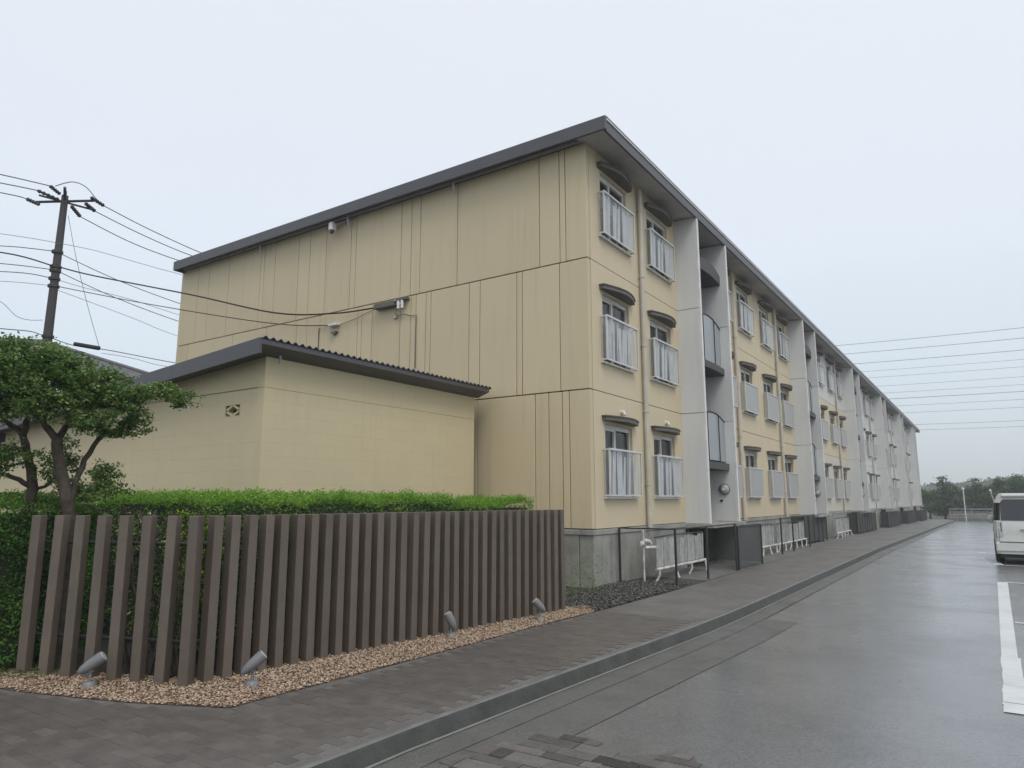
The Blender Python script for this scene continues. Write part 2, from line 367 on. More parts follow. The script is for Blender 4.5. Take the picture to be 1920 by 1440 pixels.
for c in cand[300:]: zz = .0045 + rnd.uniform(-.0008, .0012); pm.box((c[0] + .0012, c[1] + .0012, -.03), (c[0] + PW - .0012, c[1] + PH - .0012, zz))
o = build(pm, 'paver_field', paver, pv, (0, 0, 0)); o['kind'] = 'stuff'
# painted bay markings on the road
def marking(poly, z=-.114):
    o = sheet('road_marking', poly, z, paintw); struct(o); return o
marking([(-.05, 9.75), (.10, 9.75), (.16, 18.35), (-.02, 18.3)])
marking([(.165, 18.22), (3.5, 18.22), (3.5, 18.36), (.165, 18.36)])
marking([(.14, 12.42), (3.5, 12.42), (3.5, 12.52), (.14, 12.52)])
# worn thick end, laid in overlapping short pieces with gaps
for a, b, x0, x1 in [(8.3, 9.745, -.055, .12), (7.62, 8.294, -.06, .16), (7.27, 7.606, -.065, .34)]:
    n = 6; L_ = [(x0 + rnd.uniform(-.006, .006), a + (b - a) * i / n) for i in range(n + 1)]; Rr = [(x1 + rnd.uniform(-.006, .006), a + (b - a) * i / n) for i in range(n + 1)]
    marking(Rr[:] + L_[::-1])
marking([(-.52, 28.3), (-.30, 28.5), (.16, 23.1), (-.04, 22.9)])
marking([(.11, 22.94), (3.4, 22.94), (3.4, 23.08), (.11, 23.08)])

# ------------------------------------------------------------------ main building
X0, Y0, X1, Y1 = -6.18, 11.79, -20.85, 86.3
F0, F1, F2, FT = 1.03, 3.72, 6.38, 8.85
bl = thing('apartment_building', (X0, Y0, 0), 'long three storey beige apartment block with flat dark roof and white stair fins', 'building')
# dark core behind the panels (its front faces show only in the joints and behind the glass)
m = MB(); m.box((X1 + .12, Y0 + .12, .0 - 1.), (X0 - .34, Y1 - .1, 8.96)); build(m, 'wall_core', core_m, bl)
GAP = .011
def panel(x0, x1, z0, z1, m_, y=Y0):
    q = MB(); q.box((x0 + GAP * .8, y, z0 + GAP), (x1 - GAP * .8, y + .12, z1 - GAP), .006); return build(q, 'wall_panel', m_, bl)
top = [-20.85, -19.91, -19.32, -18.3, -16.77, -16.6, -16.12, -15.1, -14.63, -13.98, -13.03, -12.84, -11.27, -10.94, -10.65, -9.52, -7.31, -6.82, -6.68, -6.18]
mid = [-20.85, -20.17, -17.91, -16.33, -15.03, -14.61, -14.1, -12.69, -12.54, -12.18, -11.24, -10.9, -10.74, -10.43, -10.28, -9.16, -8.86, -7.89, -7.75, -6.84, -6.18]
bot = [-20.85, -19.4, -17.0, -14.5, -12.2, -10.2, -8.9, -7.44, -7.12, -6.81, -6.65, -6.18]
for L_, z0, z1 in ((top, F2, FT), (mid, F1, F2), (bot, F0 + .02, F1)):
    for a, b in zip(L_, L_[1:]): panel(a, b, z0, z1, beige)
# left side and back, plain
m = MB(); m.box((X1 - .002, Y0 + .125, F0), (X1 + .118, Y1, FT)); build(m, 'side_wall', beige, bl)
# far end gable
m = MB(); m.box((X1 + .12, Y1 - .098, F0 - .3), (X0 - .2, Y1 + .02, FT)); build(m, 'end_wall', grey_wall, bl)

def wall_holes(u0, u1, z0, z1, holes, d0=0., d1=-.16):
    """front wall piece in the Y-Z plane with rectangular openings"""
    m = MB(); hs = sorted(holes)
    if not hs: m.box((X0 + d1, u0, z0), (X0 + d0, u1, z1)); return m
    u = u0
    for a, b, c, d_ in hs:
        m.box((X0 + d1, u, z0), (X0 + d0, a, z1)); m.box((X0 + d1, a, z0), (X0 + d0, b, c)); m.box((X0 + d1, a, d_), (X0 + d0, b, z1)); u = b
    m.box((X0 + d1, u, z0), (X0 + d0, u1, z1)); return m

# window prototypes, origin at bottom middle of the opening on the wall plane
WW, WH, SILL = 1.28, 1.44, .62
def folds(y0, y1, z0, z1, x, amp, seed, gaps):
    r = random.Random(seed); m = MB(); n = 30; v = []; ph = r.uniform(0, 6)
    for i in range(n + 1):
        t = i / n; yv = y0 + (y1 - y0) * t
        sway = r.uniform(-.02, .02)
        v.append((x + amp * math.sin(ph + t * 34 + math.sin(t * 9)), yv, z1)); v.append((x + amp * 1.3 * math.sin(ph + .5 + t * 34 + math.sin(t * 9)), yv + sway, z0))
    f = [(2 * i, 2 * i + 1, 2 * i + 3, 2 * i + 2) for i in range(n) if not any(a <= i / n < b for a, b in gaps)]
    m.add(v, f, True); return m
def make_window(clear, seed):
    r = random.Random(seed)
    m = MB(); h = WW / 2; t = .045; xa, xb = -.13, -.06
    m.box((xa, -h, 0), (xb, h, t)); m.box((xa, -h, WH - t), (xb, h, WH)); m.box((xa, -h, t), (xb, -h + t, WH - t)); m.box((xa, h - t, t), (xb, h, WH - t))
    k = -h + WW * (.42 if clear else .5)
    m.box((xa + .01, k - .03, t), (xb + .008, k + .03, WH - t)); m.box((xa + .01, -h + t, WH - .12), (xb + .004, k - .03, WH - t)) ; m.box((xa + .01, k + .03, WH - .09), (xb + .008, h - t, WH - t))
    me = m.mesh('window', alu)
    win = bpy.data.objects.new('window', me)
    p = MB(); p.box((-.105, -h + t + .002, t + .002), (-.095, h - t - .002, WH - .125)); pane = put('pane', p.mesh('pane', glass_d), win)
    gaps = [(.06, .16), (.40, .47), (.75, .80)] if clear else [(.3, .5)]
    c = folds(-h + .05, h - .05, .02, WH - .05, -.20, .03, seed, [(a + r.uniform(-.03, .03), b) for a, b in gaps]); put('curtain', c.mesh('curtain', curt if clear else curt_d), win)
    # bowed hood
    hd = MB(); n = 10; hw = .76; pl = [(-.0, -hw)] + [(.10 + .17 * math.sin(math.pi * i / n), -hw + 2 * hw * i / n) for i in range(n + 1)] + [(0, hw)]
    hd.prism(pl, WH + .06, WH + .135); pl2 = [(0, -hw - .02)] + [(.115 + .17 * math.sin(math.pi * i / n), -hw - .02 + 2 * (hw + .02) * i / n) for i in range(n + 1)] + [(0, hw + .02)]
    hd.prism(pl2, WH + .137, WH + .16); put('hood', hd.mesh('hood', hoodm), win)
    # guard frame standing off the wall
    gf = MB(); a, b = -.76, .76; z0, z1 = .02, .94; s = .028; xo = .15
    gf.box((xo - s, a, z1 - s), (xo + .006, b, z1 + .01)); gf.box((xo - s, a, z0), (xo, b, z0 + s)); gf.box((xo - s, a, z0 + s), (xo, a + s, z1 - s)); gf.box((xo - s, b - s, z0 + s), (xo, b, z1 - s))
    for yy_ in (a, b - s):
        gf.box((.001, yy_, z1 - s), (xo - s, yy_ + s, z1)); gf.box((.001, yy_, z0), (xo - s, yy_ + s, z0 + s))
    gf.box((.001, a, z0 - .05), (.06, b, z0 - .012))
    put('guard_frame', gf.mesh('guard_frame', alu), win)
    gp = MB()
    if clear:
        gp.box((xo - .018, a + s, z0 + s), (xo - .012, b - s, z1 - s)); gp.box((.01, a + .010, z0 + s), (xo - s - .01, a + .016, z1 - s)); put('guard_glass', gp.mesh('guard_glass', glass_c), win)
        q = MB(); 
        yv = a + .12
        while yv < b - .2:                                    # pale slats and cloths hung inside the guard
            w = r.uniform(.05, .15); tl = r.uniform(-.06, .06); zt = z1 - s - r.choice([0, 0, .03, .1]); q.add([(xo - .05 + r.uniform(-.02, .02), yv, zt), (xo - .05, yv + w, zt), (xo - .05, yv + w + tl, z0 + .03), (xo - .05 + r.uniform(-.02, .02), yv + tl, z0 + .03)], [(0, 1, 2, 3)]); yv += w + r.uniform(.0, .09)
        put('hanging_slats', q.mesh('hanging_slats', curt), win)
    else:
        gp.box((xo - .018, a + s, z0 + s), (xo - .010, b - s, z1 - s)); gp.box((.01, a + .010, z0 + s), (xo - s - .01, a + .016, z1 - s)); put('guard_panel', gp.mesh('guard_panel', guardpanel), win)
    return win
protos = {('c', i): make_window(True, 10 + i) for i in range(3)}; protos.update({('f', i): make_window(False, 30 + i) for i in range(3)})
for p_ in protos.values():                       # prototypes themselves stay out of the scene
    for c_ in p_.children: COL.objects.unlink(c_)
def add_window(yc, z, clear):
    p = protos[('c' if clear else 'f', rnd.randrange(3))]
    copy_tree(p, bl, (0, yc - Y0, z))

def drainpipe(yc, z0=F0 - .02):
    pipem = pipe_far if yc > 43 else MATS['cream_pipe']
    m = MB(); m.tube([(X0 + .075, yc, z0), (X0 + .075, yc, 8.74)], .055, 10)
    o = build(m, 'drainpipe', pipem, bl)
    for z in (1.9, 3.5, 5.0, 6.6, 8.2):
        b = MB(); b.tube([(X0 + .075, yc, z), (X0 + .075, yc, z + .05)], .068, 10); b.box((X0, yc - .03, z), (X0 + .03, yc + .03, z + .05)); build(b, 'pipe_clip', pipem, o)
    pass

def unit(u0, u1, wins, pipe, matl, clear):
    for fi, (z0, z1) in enumerate(((F0 + .02, F1), (F1, F2), (F2, FT))):
        base = (F0, F1, F2)[fi] + SILL
        holes = [(w - WW / 2, w + WW / 2, base, base + WH) for w in wins]
        m = wall_holes(u0, u1, z0 + .008, z1 - .008, holes); build(m, 'wall_panel', matl(fi), bl)
        for w in wins: add_window(w, base, clear or (fi == 2 and u0 < 40))
        if fi == 0 and clear:
            for w in wins:
                v = MB(); v.tube([(X0, w + .12, F0 + 2.36), (X0 + .07, w + .12, F0 + 2.36)], [.045, .05], 10); v.tube([(X0 + .03, w + .12, F0 + 2.38), (X0 + .09, w + .12, F0 + 2.30)], [.05, .03], 8); build(v, 'vent_cap', edge_m, bl)
    if pipe: drainpipe(pipe)

stairs = [16.7 + 12.4 * k for k in range(6)]; SW = 2.35
def colour(k):  # beige near, then the copies with distance haze in their colour
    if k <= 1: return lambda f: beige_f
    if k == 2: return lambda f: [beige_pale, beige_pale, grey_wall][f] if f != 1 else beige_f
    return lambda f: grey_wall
beg = Y0
for k, s in enumerate(stairs + [Y1 + 0.0]):
    cm_ = colour(k)
    if k == 0: unit(Y0 + .125, s - .06, [s - 3.67, s - 1.23], s - 2.42, cm_, True)
    elif k < 6:
        p = stairs[k - 1] + SW; midy = (p + s) / 2
        unit(p + .06, midy - .006, [p + 1.23, p + 3.67], p + 2.35, cm_, False)
        unit(midy + .006, s - .06, [s - 3.67, s - 1.23], s - 2.42, cm_, False)
    else:
        p = stairs[5] + SW; unit(p + .06, Y1 - .1, [p + 1.23, p + 3.67], p + 2.35, cm_, False)
# stairwells: projecting fins, landings with rail panels, doors
for k, s in enumerate(stairs):
    for j, yf in enumerate((s, s + SW)):
        t = .055
        for z0, z1 in ((F0 - .0, F1), (F1, F2), (F2, 8.84)):
            m = MB(); m.box((-7.6, yf - t, z0 + .008), (-5.62, yf + t, z1 - (.05 if z1 > 8.5 else .008))); build(m, 'stair_fin', fin_m, bl)
            m = MB(); m.box((-5.618, yf - t - .004, z0 + .004), (-5.57, yf + t + .004, z1 - .062 if z1 > 8.5 else z1 - .004)); build(m, 'fin_edge_trim', edge_m, bl)
    a, b = s + .058, s + SW - .058
    m = MB(); m.box((-7.7, a - .1, F0), (-7.6, b + .1, 8.8)); build(m, 'stair_back_wall', railg, bl)
    for zi, zz in enumerate((2.34, 4.95)):
        n = 10; pl = [(-7.6, a), ] + [(-5.76 + .06 * math.sin(math.pi * i / n), a + (b - a) * i / n) for i in range(n + 1)] + [(-7.6, b)]
        m = MB(); m.prism(pl, zz + .04, zz + .22); ls = build(m, 'landing_slab', landm, bl)
        r = MB(); v = []
        for i in range(n + 1):
            yv = a + .01 + (b - a - .02) * i / n; xo = -5.84 + .05 * math.sin(math.pi * i / n); v += [(xo, yv, zz + .27), (xo, yv, zz + 1.35 + .16 * math.sin(math.pi * i / n)), (xo - .02, yv, zz + .27), (xo - .02, yv, zz + 1.35 + .16 * math.sin(math.pi * i / n))]
        r.add(v, [(4 * i, 4 * i + 4, 4 * i + 5, 4 * i + 1) for i in range(n)] + [(4 * i + 2, 4 * i + 3, 4 * i + 7, 4 * i + 6) for i in range(n)] + [(4 * i + 1, 4 * i + 5, 4 * i + 7, 4 * i + 3) for i in range(n)])
        rp = build(r, 'rail_panel', railg, bl)
        q = MB()
        for i in (0, 3, 7): 
            p0 = v[4 * i]; p1 = v[4 * i + 1]; q.tube([(p0[0] + .014, p0[1] + .02, zz + .24), (p1[0] + .014, p1[1] + .02, p1[2])], .012, 6)
        q.tube([(v[4 * i + 1][0], v[4 * i + 1][1], v[4 * i + 1][2] + .015) for i in range(n + 1)], .022, 6); build(q, 'rail_bars', darkm, rp)
    # arched canopy above the top landing
    n = 10; m = MB(); v = []
    for i in range(n + 1):
        t_ = i / n; yv = a + (b - a) * t_; ar = math.sin(math.pi * t_); v += [(-7.6, yv, 7.58 + .02 * ar), (-5.76 + .07 * ar, yv, 7.60), (-5.76 + .07 * ar, yv, 7.86 + .10 * ar), (-7.6, yv, 7.95 + .10 * ar)]
    m.add(v, [(4 * i + q, 4 * i + (q + 1) % 4, 4 * i + 4 + (q + 1) % 4, 4 * i + 4 + q) for i in range(n) for q in range(4)] + [(0, 3, 2, 1), (4 * n, 4 * n + 1, 4 * n + 2, 4 * n + 3)]); build(m, 'canopy', landm, bl)
    # entrance slab, recess below it
    m = MB(); m.box((-7.6, s - .14, .93), (-5.44, s + SW + .14, F0 - .004), .01); build(m, 'entrance_slab', conc_l, bl)
    # round bulkhead lamp on the far fin, and bell push
    yl = s + SW - .055
    m = MB(); m.tube([(-5.92, yl, 1.88), (-5.92, yl - .03, 1.88)], .155, 20); lamp = build(m, 'wall_lamp', lampm, bl)
    m = MB(); m.tube([(-5.92, yl - .031, 1.88), (-5.92, yl - .07, 1.88), (-5.92, yl - .10, 1.88)], [.135, .12, .06], 20); build(m, 'lamp_glass', mat_glass_l if 'mat_glass_l' in globals() else guardpanel, lamp)
    m = MB(); m.tube([(-5.92, yl - .09, 1.88), (-5.92, yl - .115, 1.88)], [.05, .045], 12); build(m, 'lamp_boss', edge_m, lamp)
    m = MB(); m.box((-6.05, yl - .03, 1.55), (-5.98, yl, 1.60), .004); build(m, 'bell_push', darkm, bl)
    # small vent pipe beside the fin
    for z in (2.95, 5.25):
        m = MB(); m.tube([(X0, s + SW + .2, z), (X0 + .09, s + SW + .2, z), (X0 + .11, s + SW + .2, z - .05)], [.04, .04, .045], 8); build(m, 'vent_hood', darkm, bl)
# foundation: cast concrete lengths with formwork joints
def found(a, b, x=X0 + .01, dp=.3):
    m = MB(); m.box((x - dp, a + .006, -1.0), (x, b - .006, F0 - .09), .006); build(m, 'foundation_block', conc, bl)
y = Y0
while y < Y1 - .5:
    nx = min(y + 1.24, Y1)
    if not any(s - .3 < (y + nx) / 2 < s + SW + .3 for s in stairs): found(y, nx)
    y = nx
for s in stairs:
    m = MB(); m.box((-7.0, s - .8, -1), (-6.75, s + SW + .8, .93)); build(m, 'recess_wall', conc, bl)
    for yv in (s + .0, s + SW):
        m = MB(); m.box((-6.9, yv - .08, -1.0), (-6.17, yv + .08, .925)); build(m, 'recess_pier', conc, bl)
x = X0
while x > X1 + .1:
    nx = max(x - 1.8, X1); m = MB(); m.box((nx + .004, Y0 - .01, -.3), (x - .004 - (.30 if x == X0 else 0), Y0 + .28, F0 - .09), .006); build(m, 'foundation_block', conc, bl); x = nx
m = MB(); m.box((X0 - .25, Y0 - .03, F0 - .088), (X0 + .03, Y1, F0 + .012), .008); build(m, 'foundation_ledge', conc_l, bl)
m = MB(); m.box((X1, Y0 - .03, F0 - .087), (X0 - .252, Y0 + .2, F0 + .011), .008); build(m, 'foundation_ledge', conc_l, bl)
# roof: slab with fascia, sloping soffit, light drip trim
RX, RL, RY = -5.56, -20.78, 11.43
m = MB(); m.box((RL + .02, RY + .04, 8.97), (RX - .03, 87.0, 9.04)); rf = build(m, 'roof', roofm, bl)
m = MB(); m.box((RL, RY, 8.78), (RX + .01, RY + .06, 9.07), .008); build(m, 'fascia', roofm, rf)
m = MB(); m.box((RX - .05, RY + .062, 8.76), (RX, 87.0, 8.965), .004); build(m, 'fascia', roofm, rf)
m = MB(); m.box((RL, RY + .062, 8.78), (RL + .05, 87.0, 9.065)); build(m, 'fascia', roofm, rf)
m = MB(); m.box((RX - .025, RY + .062, 8.985), (RX + .02, 87.05, 9.025), .004); build(m, 'drip_trim', trimw, rf)
m = MB(); m.box((RX - .05, RY + .062, 9.028), (RX + .012, 87.05, 9.075), .004); build(m, 'roof_edge', roofm, rf)
m = MB(); m.add([(-6.3, RY + .062, 8.858), (RX - .05, RY + .062, 8.79), (RX - .05, 87, 8.79), (-6.3, 87, 8.858), (-6.3, RY + .062, 8.859), (RX - .05, RY + .062, 8.80), (RX - .05, 87, 8.80), (-6.3, 87, 8.859)], [(0, 3, 2, 1), (4, 5, 6, 7), (0, 1, 5, 4), (2, 3, 7, 6), (1, 2, 6, 5)]); build(m, 'soffit', soffm, rf)
m = MB(); m.box((RL + .1, 11.70, 8.85), (-6.16, 11.788, 8.90), .006); build(m, 'cornice', gutterm, rf)
m = MB(); m.box((RL + .06, RY + .062, 8.94), (-6.31, 11.95, 8.965)); build(m, 'gable_soffit', soffm, rf)
for xx, col in ((-13.0, 0), (-9.52, 0), (-16.6, 0)):
    m = MB(); m.tube([(xx, 11.62, 8.84), (xx, 11.62, 8.70), (xx + .02, 11.66, 8.55)], .03, 8); build(m, 'overflow_spout', gutterm, rf)

# fittings on the gable
cb = thing('wall_camera', (-13.54, 11.6, 8.62), 'small white box camera high on the gable under the roof edge', 'camera')
m = MB(); m.box((-13.60, 11.50, 8.52), (-13.46, 11.66, 8.74), .015); build(m, 'housing', edge_m, cb)
m = MB(); m.tube([(-13.52, 11.56, 8.52), (-13.51, 11.54, 8.44)], [.06, .04], 12); build(m, 'dome', darkm, cb)
m = MB(); m.tube([(-13.52, 11.65, 8.66), (-13.2, 11.72, 8.76), (-13.0, 11.76, 8.78)], .02, 6); build(m, 'bracket', gutterm, cb)
br = thing('cable_bracket', (-11.2, 11.77, 6.1), 'dark metal cable bracket on the gable where the thick black cable lands', 'bracket')
m = MB(); m.box((-11.95, 11.60, 6.16), (-11.30, 11.78, 6.29), .01); build(m, 'arm', hoodm, br)
m = MB(); m.box((-11.28, 11.66, 6.27), (-10.93, 11.78, 6.34), .01); build(m, 'plate', hoodm, br)
for dx in (-11.2, -11.08):
    m = MB(); m.tube([(dx, 11.68, 6.27), (dx, 11.68, 6.20), (dx, 11.68, 6.13), (dx, 11.68, 6.08)], [.03, .045, .03, .045], 10); build(m, 'insulator', edge_m, br)
m = MB(); m.tube([(-11.28, 11.72, 6.15), (-11.33, 11.72, 5.98), (-11.25, 11.72, 5.9), (-11.1, 11.74, 5.95), (-10.85, 11.76, 5.87), (-10.70, 11.77, 5.87), (-10.70, 11.77, 4.6)], .010, 6); build(m, 'lead_cable', hoodm, br)
m = MB(); m.box((-11.42, 11.74, 5.88), (-11.30, 11.788, 5.99), .01); build(m, 'junction_box', pipem, br)
bb = thing('cable_anchor', (-13.5, 11.77, 5.8), 'small pale cable anchor on the gable left of the dark bracket', 'bracket')
m = MB(); m.box((-13.62, 11.64, 5.98), (-13.30, 11.786, 6.04), .01); build(m, 'arm', edge_m, bb)
m = MB(); m.add([(-13.58, 11.7, 5.84), (-13.36, 11.7, 5.84), (-13.44, 11.7, 5.76), (-13.50, 11.7, 5.76), (-13.58, 11.78, 5.84), (-13.36, 11.78, 5.84), (-13.44, 11.78, 5.76), (-13.50, 11.78, 5.76)], [(0, 1, 2, 3), (4, 7, 6, 5), (0, 4, 5, 1), (1, 5, 6, 2), (2, 6, 7, 3), (3, 7, 4, 0)]); build(m, 'cleat', hoodm, bb)
m = MB(); m.tube([(-14.1, 11.77, 4.4), (-14.1, 11.77, 6.02), (-13.6, 11.75, 6.02)], .010, 6); m.tube([(-13.3, 11.75, 6.0), (-12.7, 11.76, 6.08), (-12.0, 11.7, 6.2)], .008, 6); build(m, 'lead_cable', hoodm, bb)

# ------------------------------------------------------------------ racks and screens along the foundation
def rack(ya, yb, label, x=-5.55, extra=True):
    t = thing('pipe_rack', (x, (ya + yb) / 2, g(ya)), label, 'rack', 'pipe racks by the foundation'); zb = g((ya + yb) / 2)
    m = MB(); m.tube([(x, ya - .1, zb + .24), (x, yb + .1, zb + .24)], .03, 8); build(m, 'bottom_rail', whitep, t)
    m = MB(); m.tube([(x - .03, ya - .1, zb + .86), (x - .03, ya + (yb - ya) * .35, zb + .88), (x - .03, yb, zb + .86)], .014, 6); build(m, 'top_wire', darkm, t)
    n = max(3, int((yb - ya) / .75))
    for i in range(n + 1):
        yv = ya + (yb - ya) * i / n
        m = MB(); m.tube([(x + rnd.uniform(-.05, .1), yv - .03, zb + .0), (x + .02, yv, zb + .13), (x, yv, zb + .24)], [.026, .022, .028], 8); build(m, 'leg', whitep, t)
    y_ = ya
    while y_ < yb - .05:
        w = rnd.uniform(.14, .30); w = min(w, yb - y_); zt = zb + .84 + rnd.uniform(-.05, .03); tl = rnd.uniform(-.03, .03)
        m = MB(); xx = x - .04 + rnd.uniform(-.012, .012)
        v = [(xx, y_ + .006, zb + .27), (xx, y_ + w - .006, zb + .27), (xx, y_ + w - .006 + tl, zt), (xx, y_ + .006 + tl, zt)]; v += [(a - .018, b, c) for a, b, c in v]
        m.add(v, [(0, 1, 2, 3), (7, 6, 5, 4), (0, 4, 5, 1), (1, 5, 6, 2), (2, 6, 7, 3), (3, 7, 4, 0)]); build(m, 'board', boardm, t); y_ += w
    return t
def posts(plist, label):
    t = thing('post_frame', (plist[0][0], plist[0][1], g(plist[0][1])), label, 'railing', 'dark post frames by the foundation')
    for (x, y) in plist:
        m = MB(); m.box((x - .02, y - .02, g(y) - .02), (x + .02, y + .02, g(y) + 1.06), .004); build(m, 'post', darkm, t)
    for p, q in zip(plist, plist[1:]):
        m = MB(); m.tube([(p[0], p[1], g(p[1]) + 1.05), (q[0], q[1], g(q[1]) + 1.05)], .013, 6); build(m, 'top_rail', darkm, t)
    return t
def screen(ya, yb, label, x=-5.62, h=1.02):
    t = thing('dark_screen', (x, (ya + yb) / 2, g(ya)), label, 'screen', 'dark screens at the stair entrances')
    m = MB(); n = max(2, int(round((yb - ya) / .85)))
    for i in range(n):
        p, q = ya + (yb - ya) * i / n, ya + (yb - ya) * (i + 1) / n
        m = MB(); v = []; k = 8
        m.box((x - .012, p + .03, g(p) + .06), (x - .004, q - .03, g(q) + h - .02)); build(m, 'screen_panel', meshm, t)
    for i in range(n + 1):
        p = ya + (yb - ya) * i / n; m = MB(); m.box((x - .025, p - .022, g(p) - .02), (x + .02, p + .022, g(p) + h), .004); build(m, 'post', darkm, t)
    m = MB(); m.box((x - .02, ya, g(ya) + h - .0), (x + .015, yb, g(ya) + h + .03)); build(m, 'top_rail', darkm, t)
    m = MB(); m.box((x - .45, yb - .012, g(yb) + .05), (x - .03, yb + .0, g(yb) + h)); build(m, 'side_panel', meshm, t)
    m = MB(); m.box((x - .45, ya - .0, g(ya) + .05), (x - .03, ya + .012, g(ya) + h)); build(m, 'side_panel', meshm, t)
    return t
rack(13.35, 16.1, 'white pipe rack holding weathered grey boards under the nearest windows')
posts([(-6.1, 12.75), (-4.97, 12.8), (-4.93, 14.45), (-4.93, 16.43)], 'thin dark post frame in front of the nearest pipe rack')
m = MB()
st = thing('pipe_standpipe', (-5.6, 13.0, .6), 'white taped water standpipe with tap at the left end of the nearest rack', 'pipe')
m.tube([(-5.75, 13.1, 0), (-5.75, 13.1, 1.0)], .022, 8); build(m, 'riser', whitep, st)
m = MB(); m.tube([(-5.75, 13.1, .72), (-5.7, 12.9, .76), (-5.66, 12.8, .74)], [.04, .05, .03], 8); m.tube([(-5.75, 13.1, .8), (-5.7, 13.28, .78), (-5.66, 13.3, .72)], [.05, .04, .03], 8); build(m, 'valve', whitep, st)
m = MB(); m.tube([(-5.75, 13.16, .66), (-5.6, 13.4, .66)], .035, 8); build(m, 'spout', whitep, st)
# dark enclosure beside the first stair: open mesh sides so the recess shows
sc_ = thing('stair_enclosure', (-5.0, 16.4, 0), 'dark mesh enclosure below the first stair slab beside the near rack', 'screen')
for (x, y) in ((-4.93, 18.6), (-4.93, 16.6)):
    m = MB(); m.box((x - .025, y - .025, -.02), (x + .025, y + .025, .99), .004); build(m, 'post', darkm, sc_)
m = MB(); m.box((-4.95, 16.63, .96), (-4.91, 18.57, 1.0)); build(m, 'top_rail', darkm, sc_)
mesh2 = mat('open_mesh', (.12, .125, .122), .7, alpha=.4)
m = MB(); m.box((-4.935, 16.65, .04), (-4.925, 18.55, .95)); build(m, 'mesh_panel', mesh2, sc_)
m = MB(); m.box((-6.1, 18.6, .04), (-4.96, 18.62, .96)); build(m, 'mesh_panel', mat('grey_mesh', (.13, .135, .13), .7, (.10, .105, .10), 4, alpha=.75), sc_)
rack(19.6, 22.6, 'second pipe rack with grey boards beyond the first stair')
rack(22.8, 26.6, 'third pipe rack with smooth grey panels beside the second stair screen', -5.5)
posts([(-5.25, 22.1), (-5.25, 23.6), (-5.25, 26.0)], 'dark post frame in front of the second and third pipe racks')
for s_, e_, lab in [(27.1, 31.2, 'dark screen of three panels at the second stair entrance'), (39.3, 46.3, 'long dark screen third along the block'), (52.3, 60, 'dark screen fourth along the block'), (65.8, 73.4, 'dark screen fifth along the block'), (78.7, 86.0, 'farthest big dark screen near the end of the block')]:
    screen(s_, e_, lab)
rack(33.2, 36.6, 'pipe rack with pale boards between the second and third dark screens')
# rubble strip along the foundation
sheet('rubble_ground', [(-6.3, 9.2), (-4.9, 9.4), (-4.84, 12), (-4.84, 27), (-6.3, 27)], -.006, mat('dark_rubble', (.06, .06, .055), .8, (.03, .03, .028), 30, 2, 1, 50)); struct(bpy.data.objects['rubble_ground'])

ap = strip('foundation_apron', -6.3, -4.87, [14.2, 20, 27, 40, 60, 80, 92], -.004, mat('apron_concrete', (.15, .15, .142), .6, (.10, .10, .095), 2.5, 1.3, .4, 50, dirt=.4)); struct(ap)
# ------------------------------------------------------------------ shed
sx, sy, sx1, sy1 = -8.69, 6.30, -19.0, 11.4
sh = thing('brick_shed', (sx, sy, 0), 'low beige shed with grey corrugated roof in front of the gable', 'shed')
def sroof(x): return 3.70 + (x - sx) * .072
def srow(z0, z1, a):
    m = MB(); m.box((sx - .15, sy, z0 + a), (sx, sy1, z1 - a), .003); m2 = MB(); m2.box((sx1, sy, z0 + a), (sx - .152, sy + .15, z1 - a), .003)
    return m, m2
# painted blockwork: courses of blocks, each a part
cz = 0.; rowi = 0
blk_m = shedpaint
hole = (-9.37, 2.88)
while cz < 3.24 - .01:
    h = .203 if cz < 3.0 else 3.24 - cz
    # right wall
    y = sy; o_ = .2 if rowi % 2 else 0
    first = True
    while y < sy1 - .001:
        w = .4 - (o_ if first else 0) ; w = min(w, sy1 - y); first = False
        if cz > 1.2 or True:
            m = MB(); pr = rnd.uniform(0, .0012); m.box((sx - .15, y + .0002, cz + .0003), (sx + pr * .5, y + w - .0002, cz + h - .0003), .0008); build(m, 'block', blk_m, sh)
        y += w
    x = sx - .1505; first = True
    while x > sx1:
        w = .4 - (o_ if not first else .2 * (rowi % 2)); w = .4 if not first else (.2 if rowi % 2 else .4); first = False
        x2 = max(x - w, sx1)
        if x - x2 > .05 and x2 > -18:
            cx, czm = (x + x2) / 2, cz + h / 2
            if not (abs(cx - hole[0]) < .2 and abs(czm - hole[1]) < .11):
                m = MB(); pr = rnd.uniform(0, .0015); m.box((x2 + .0002, sy - pr * .6, cz + .0003), (x - .0002, sy + .15, cz + h - .0003), .0008); build(m, 'block', blk_m, sh)
            else: HB = (x2, x, cz, cz + h)
        x = x2
    cz += h; rowi += 1
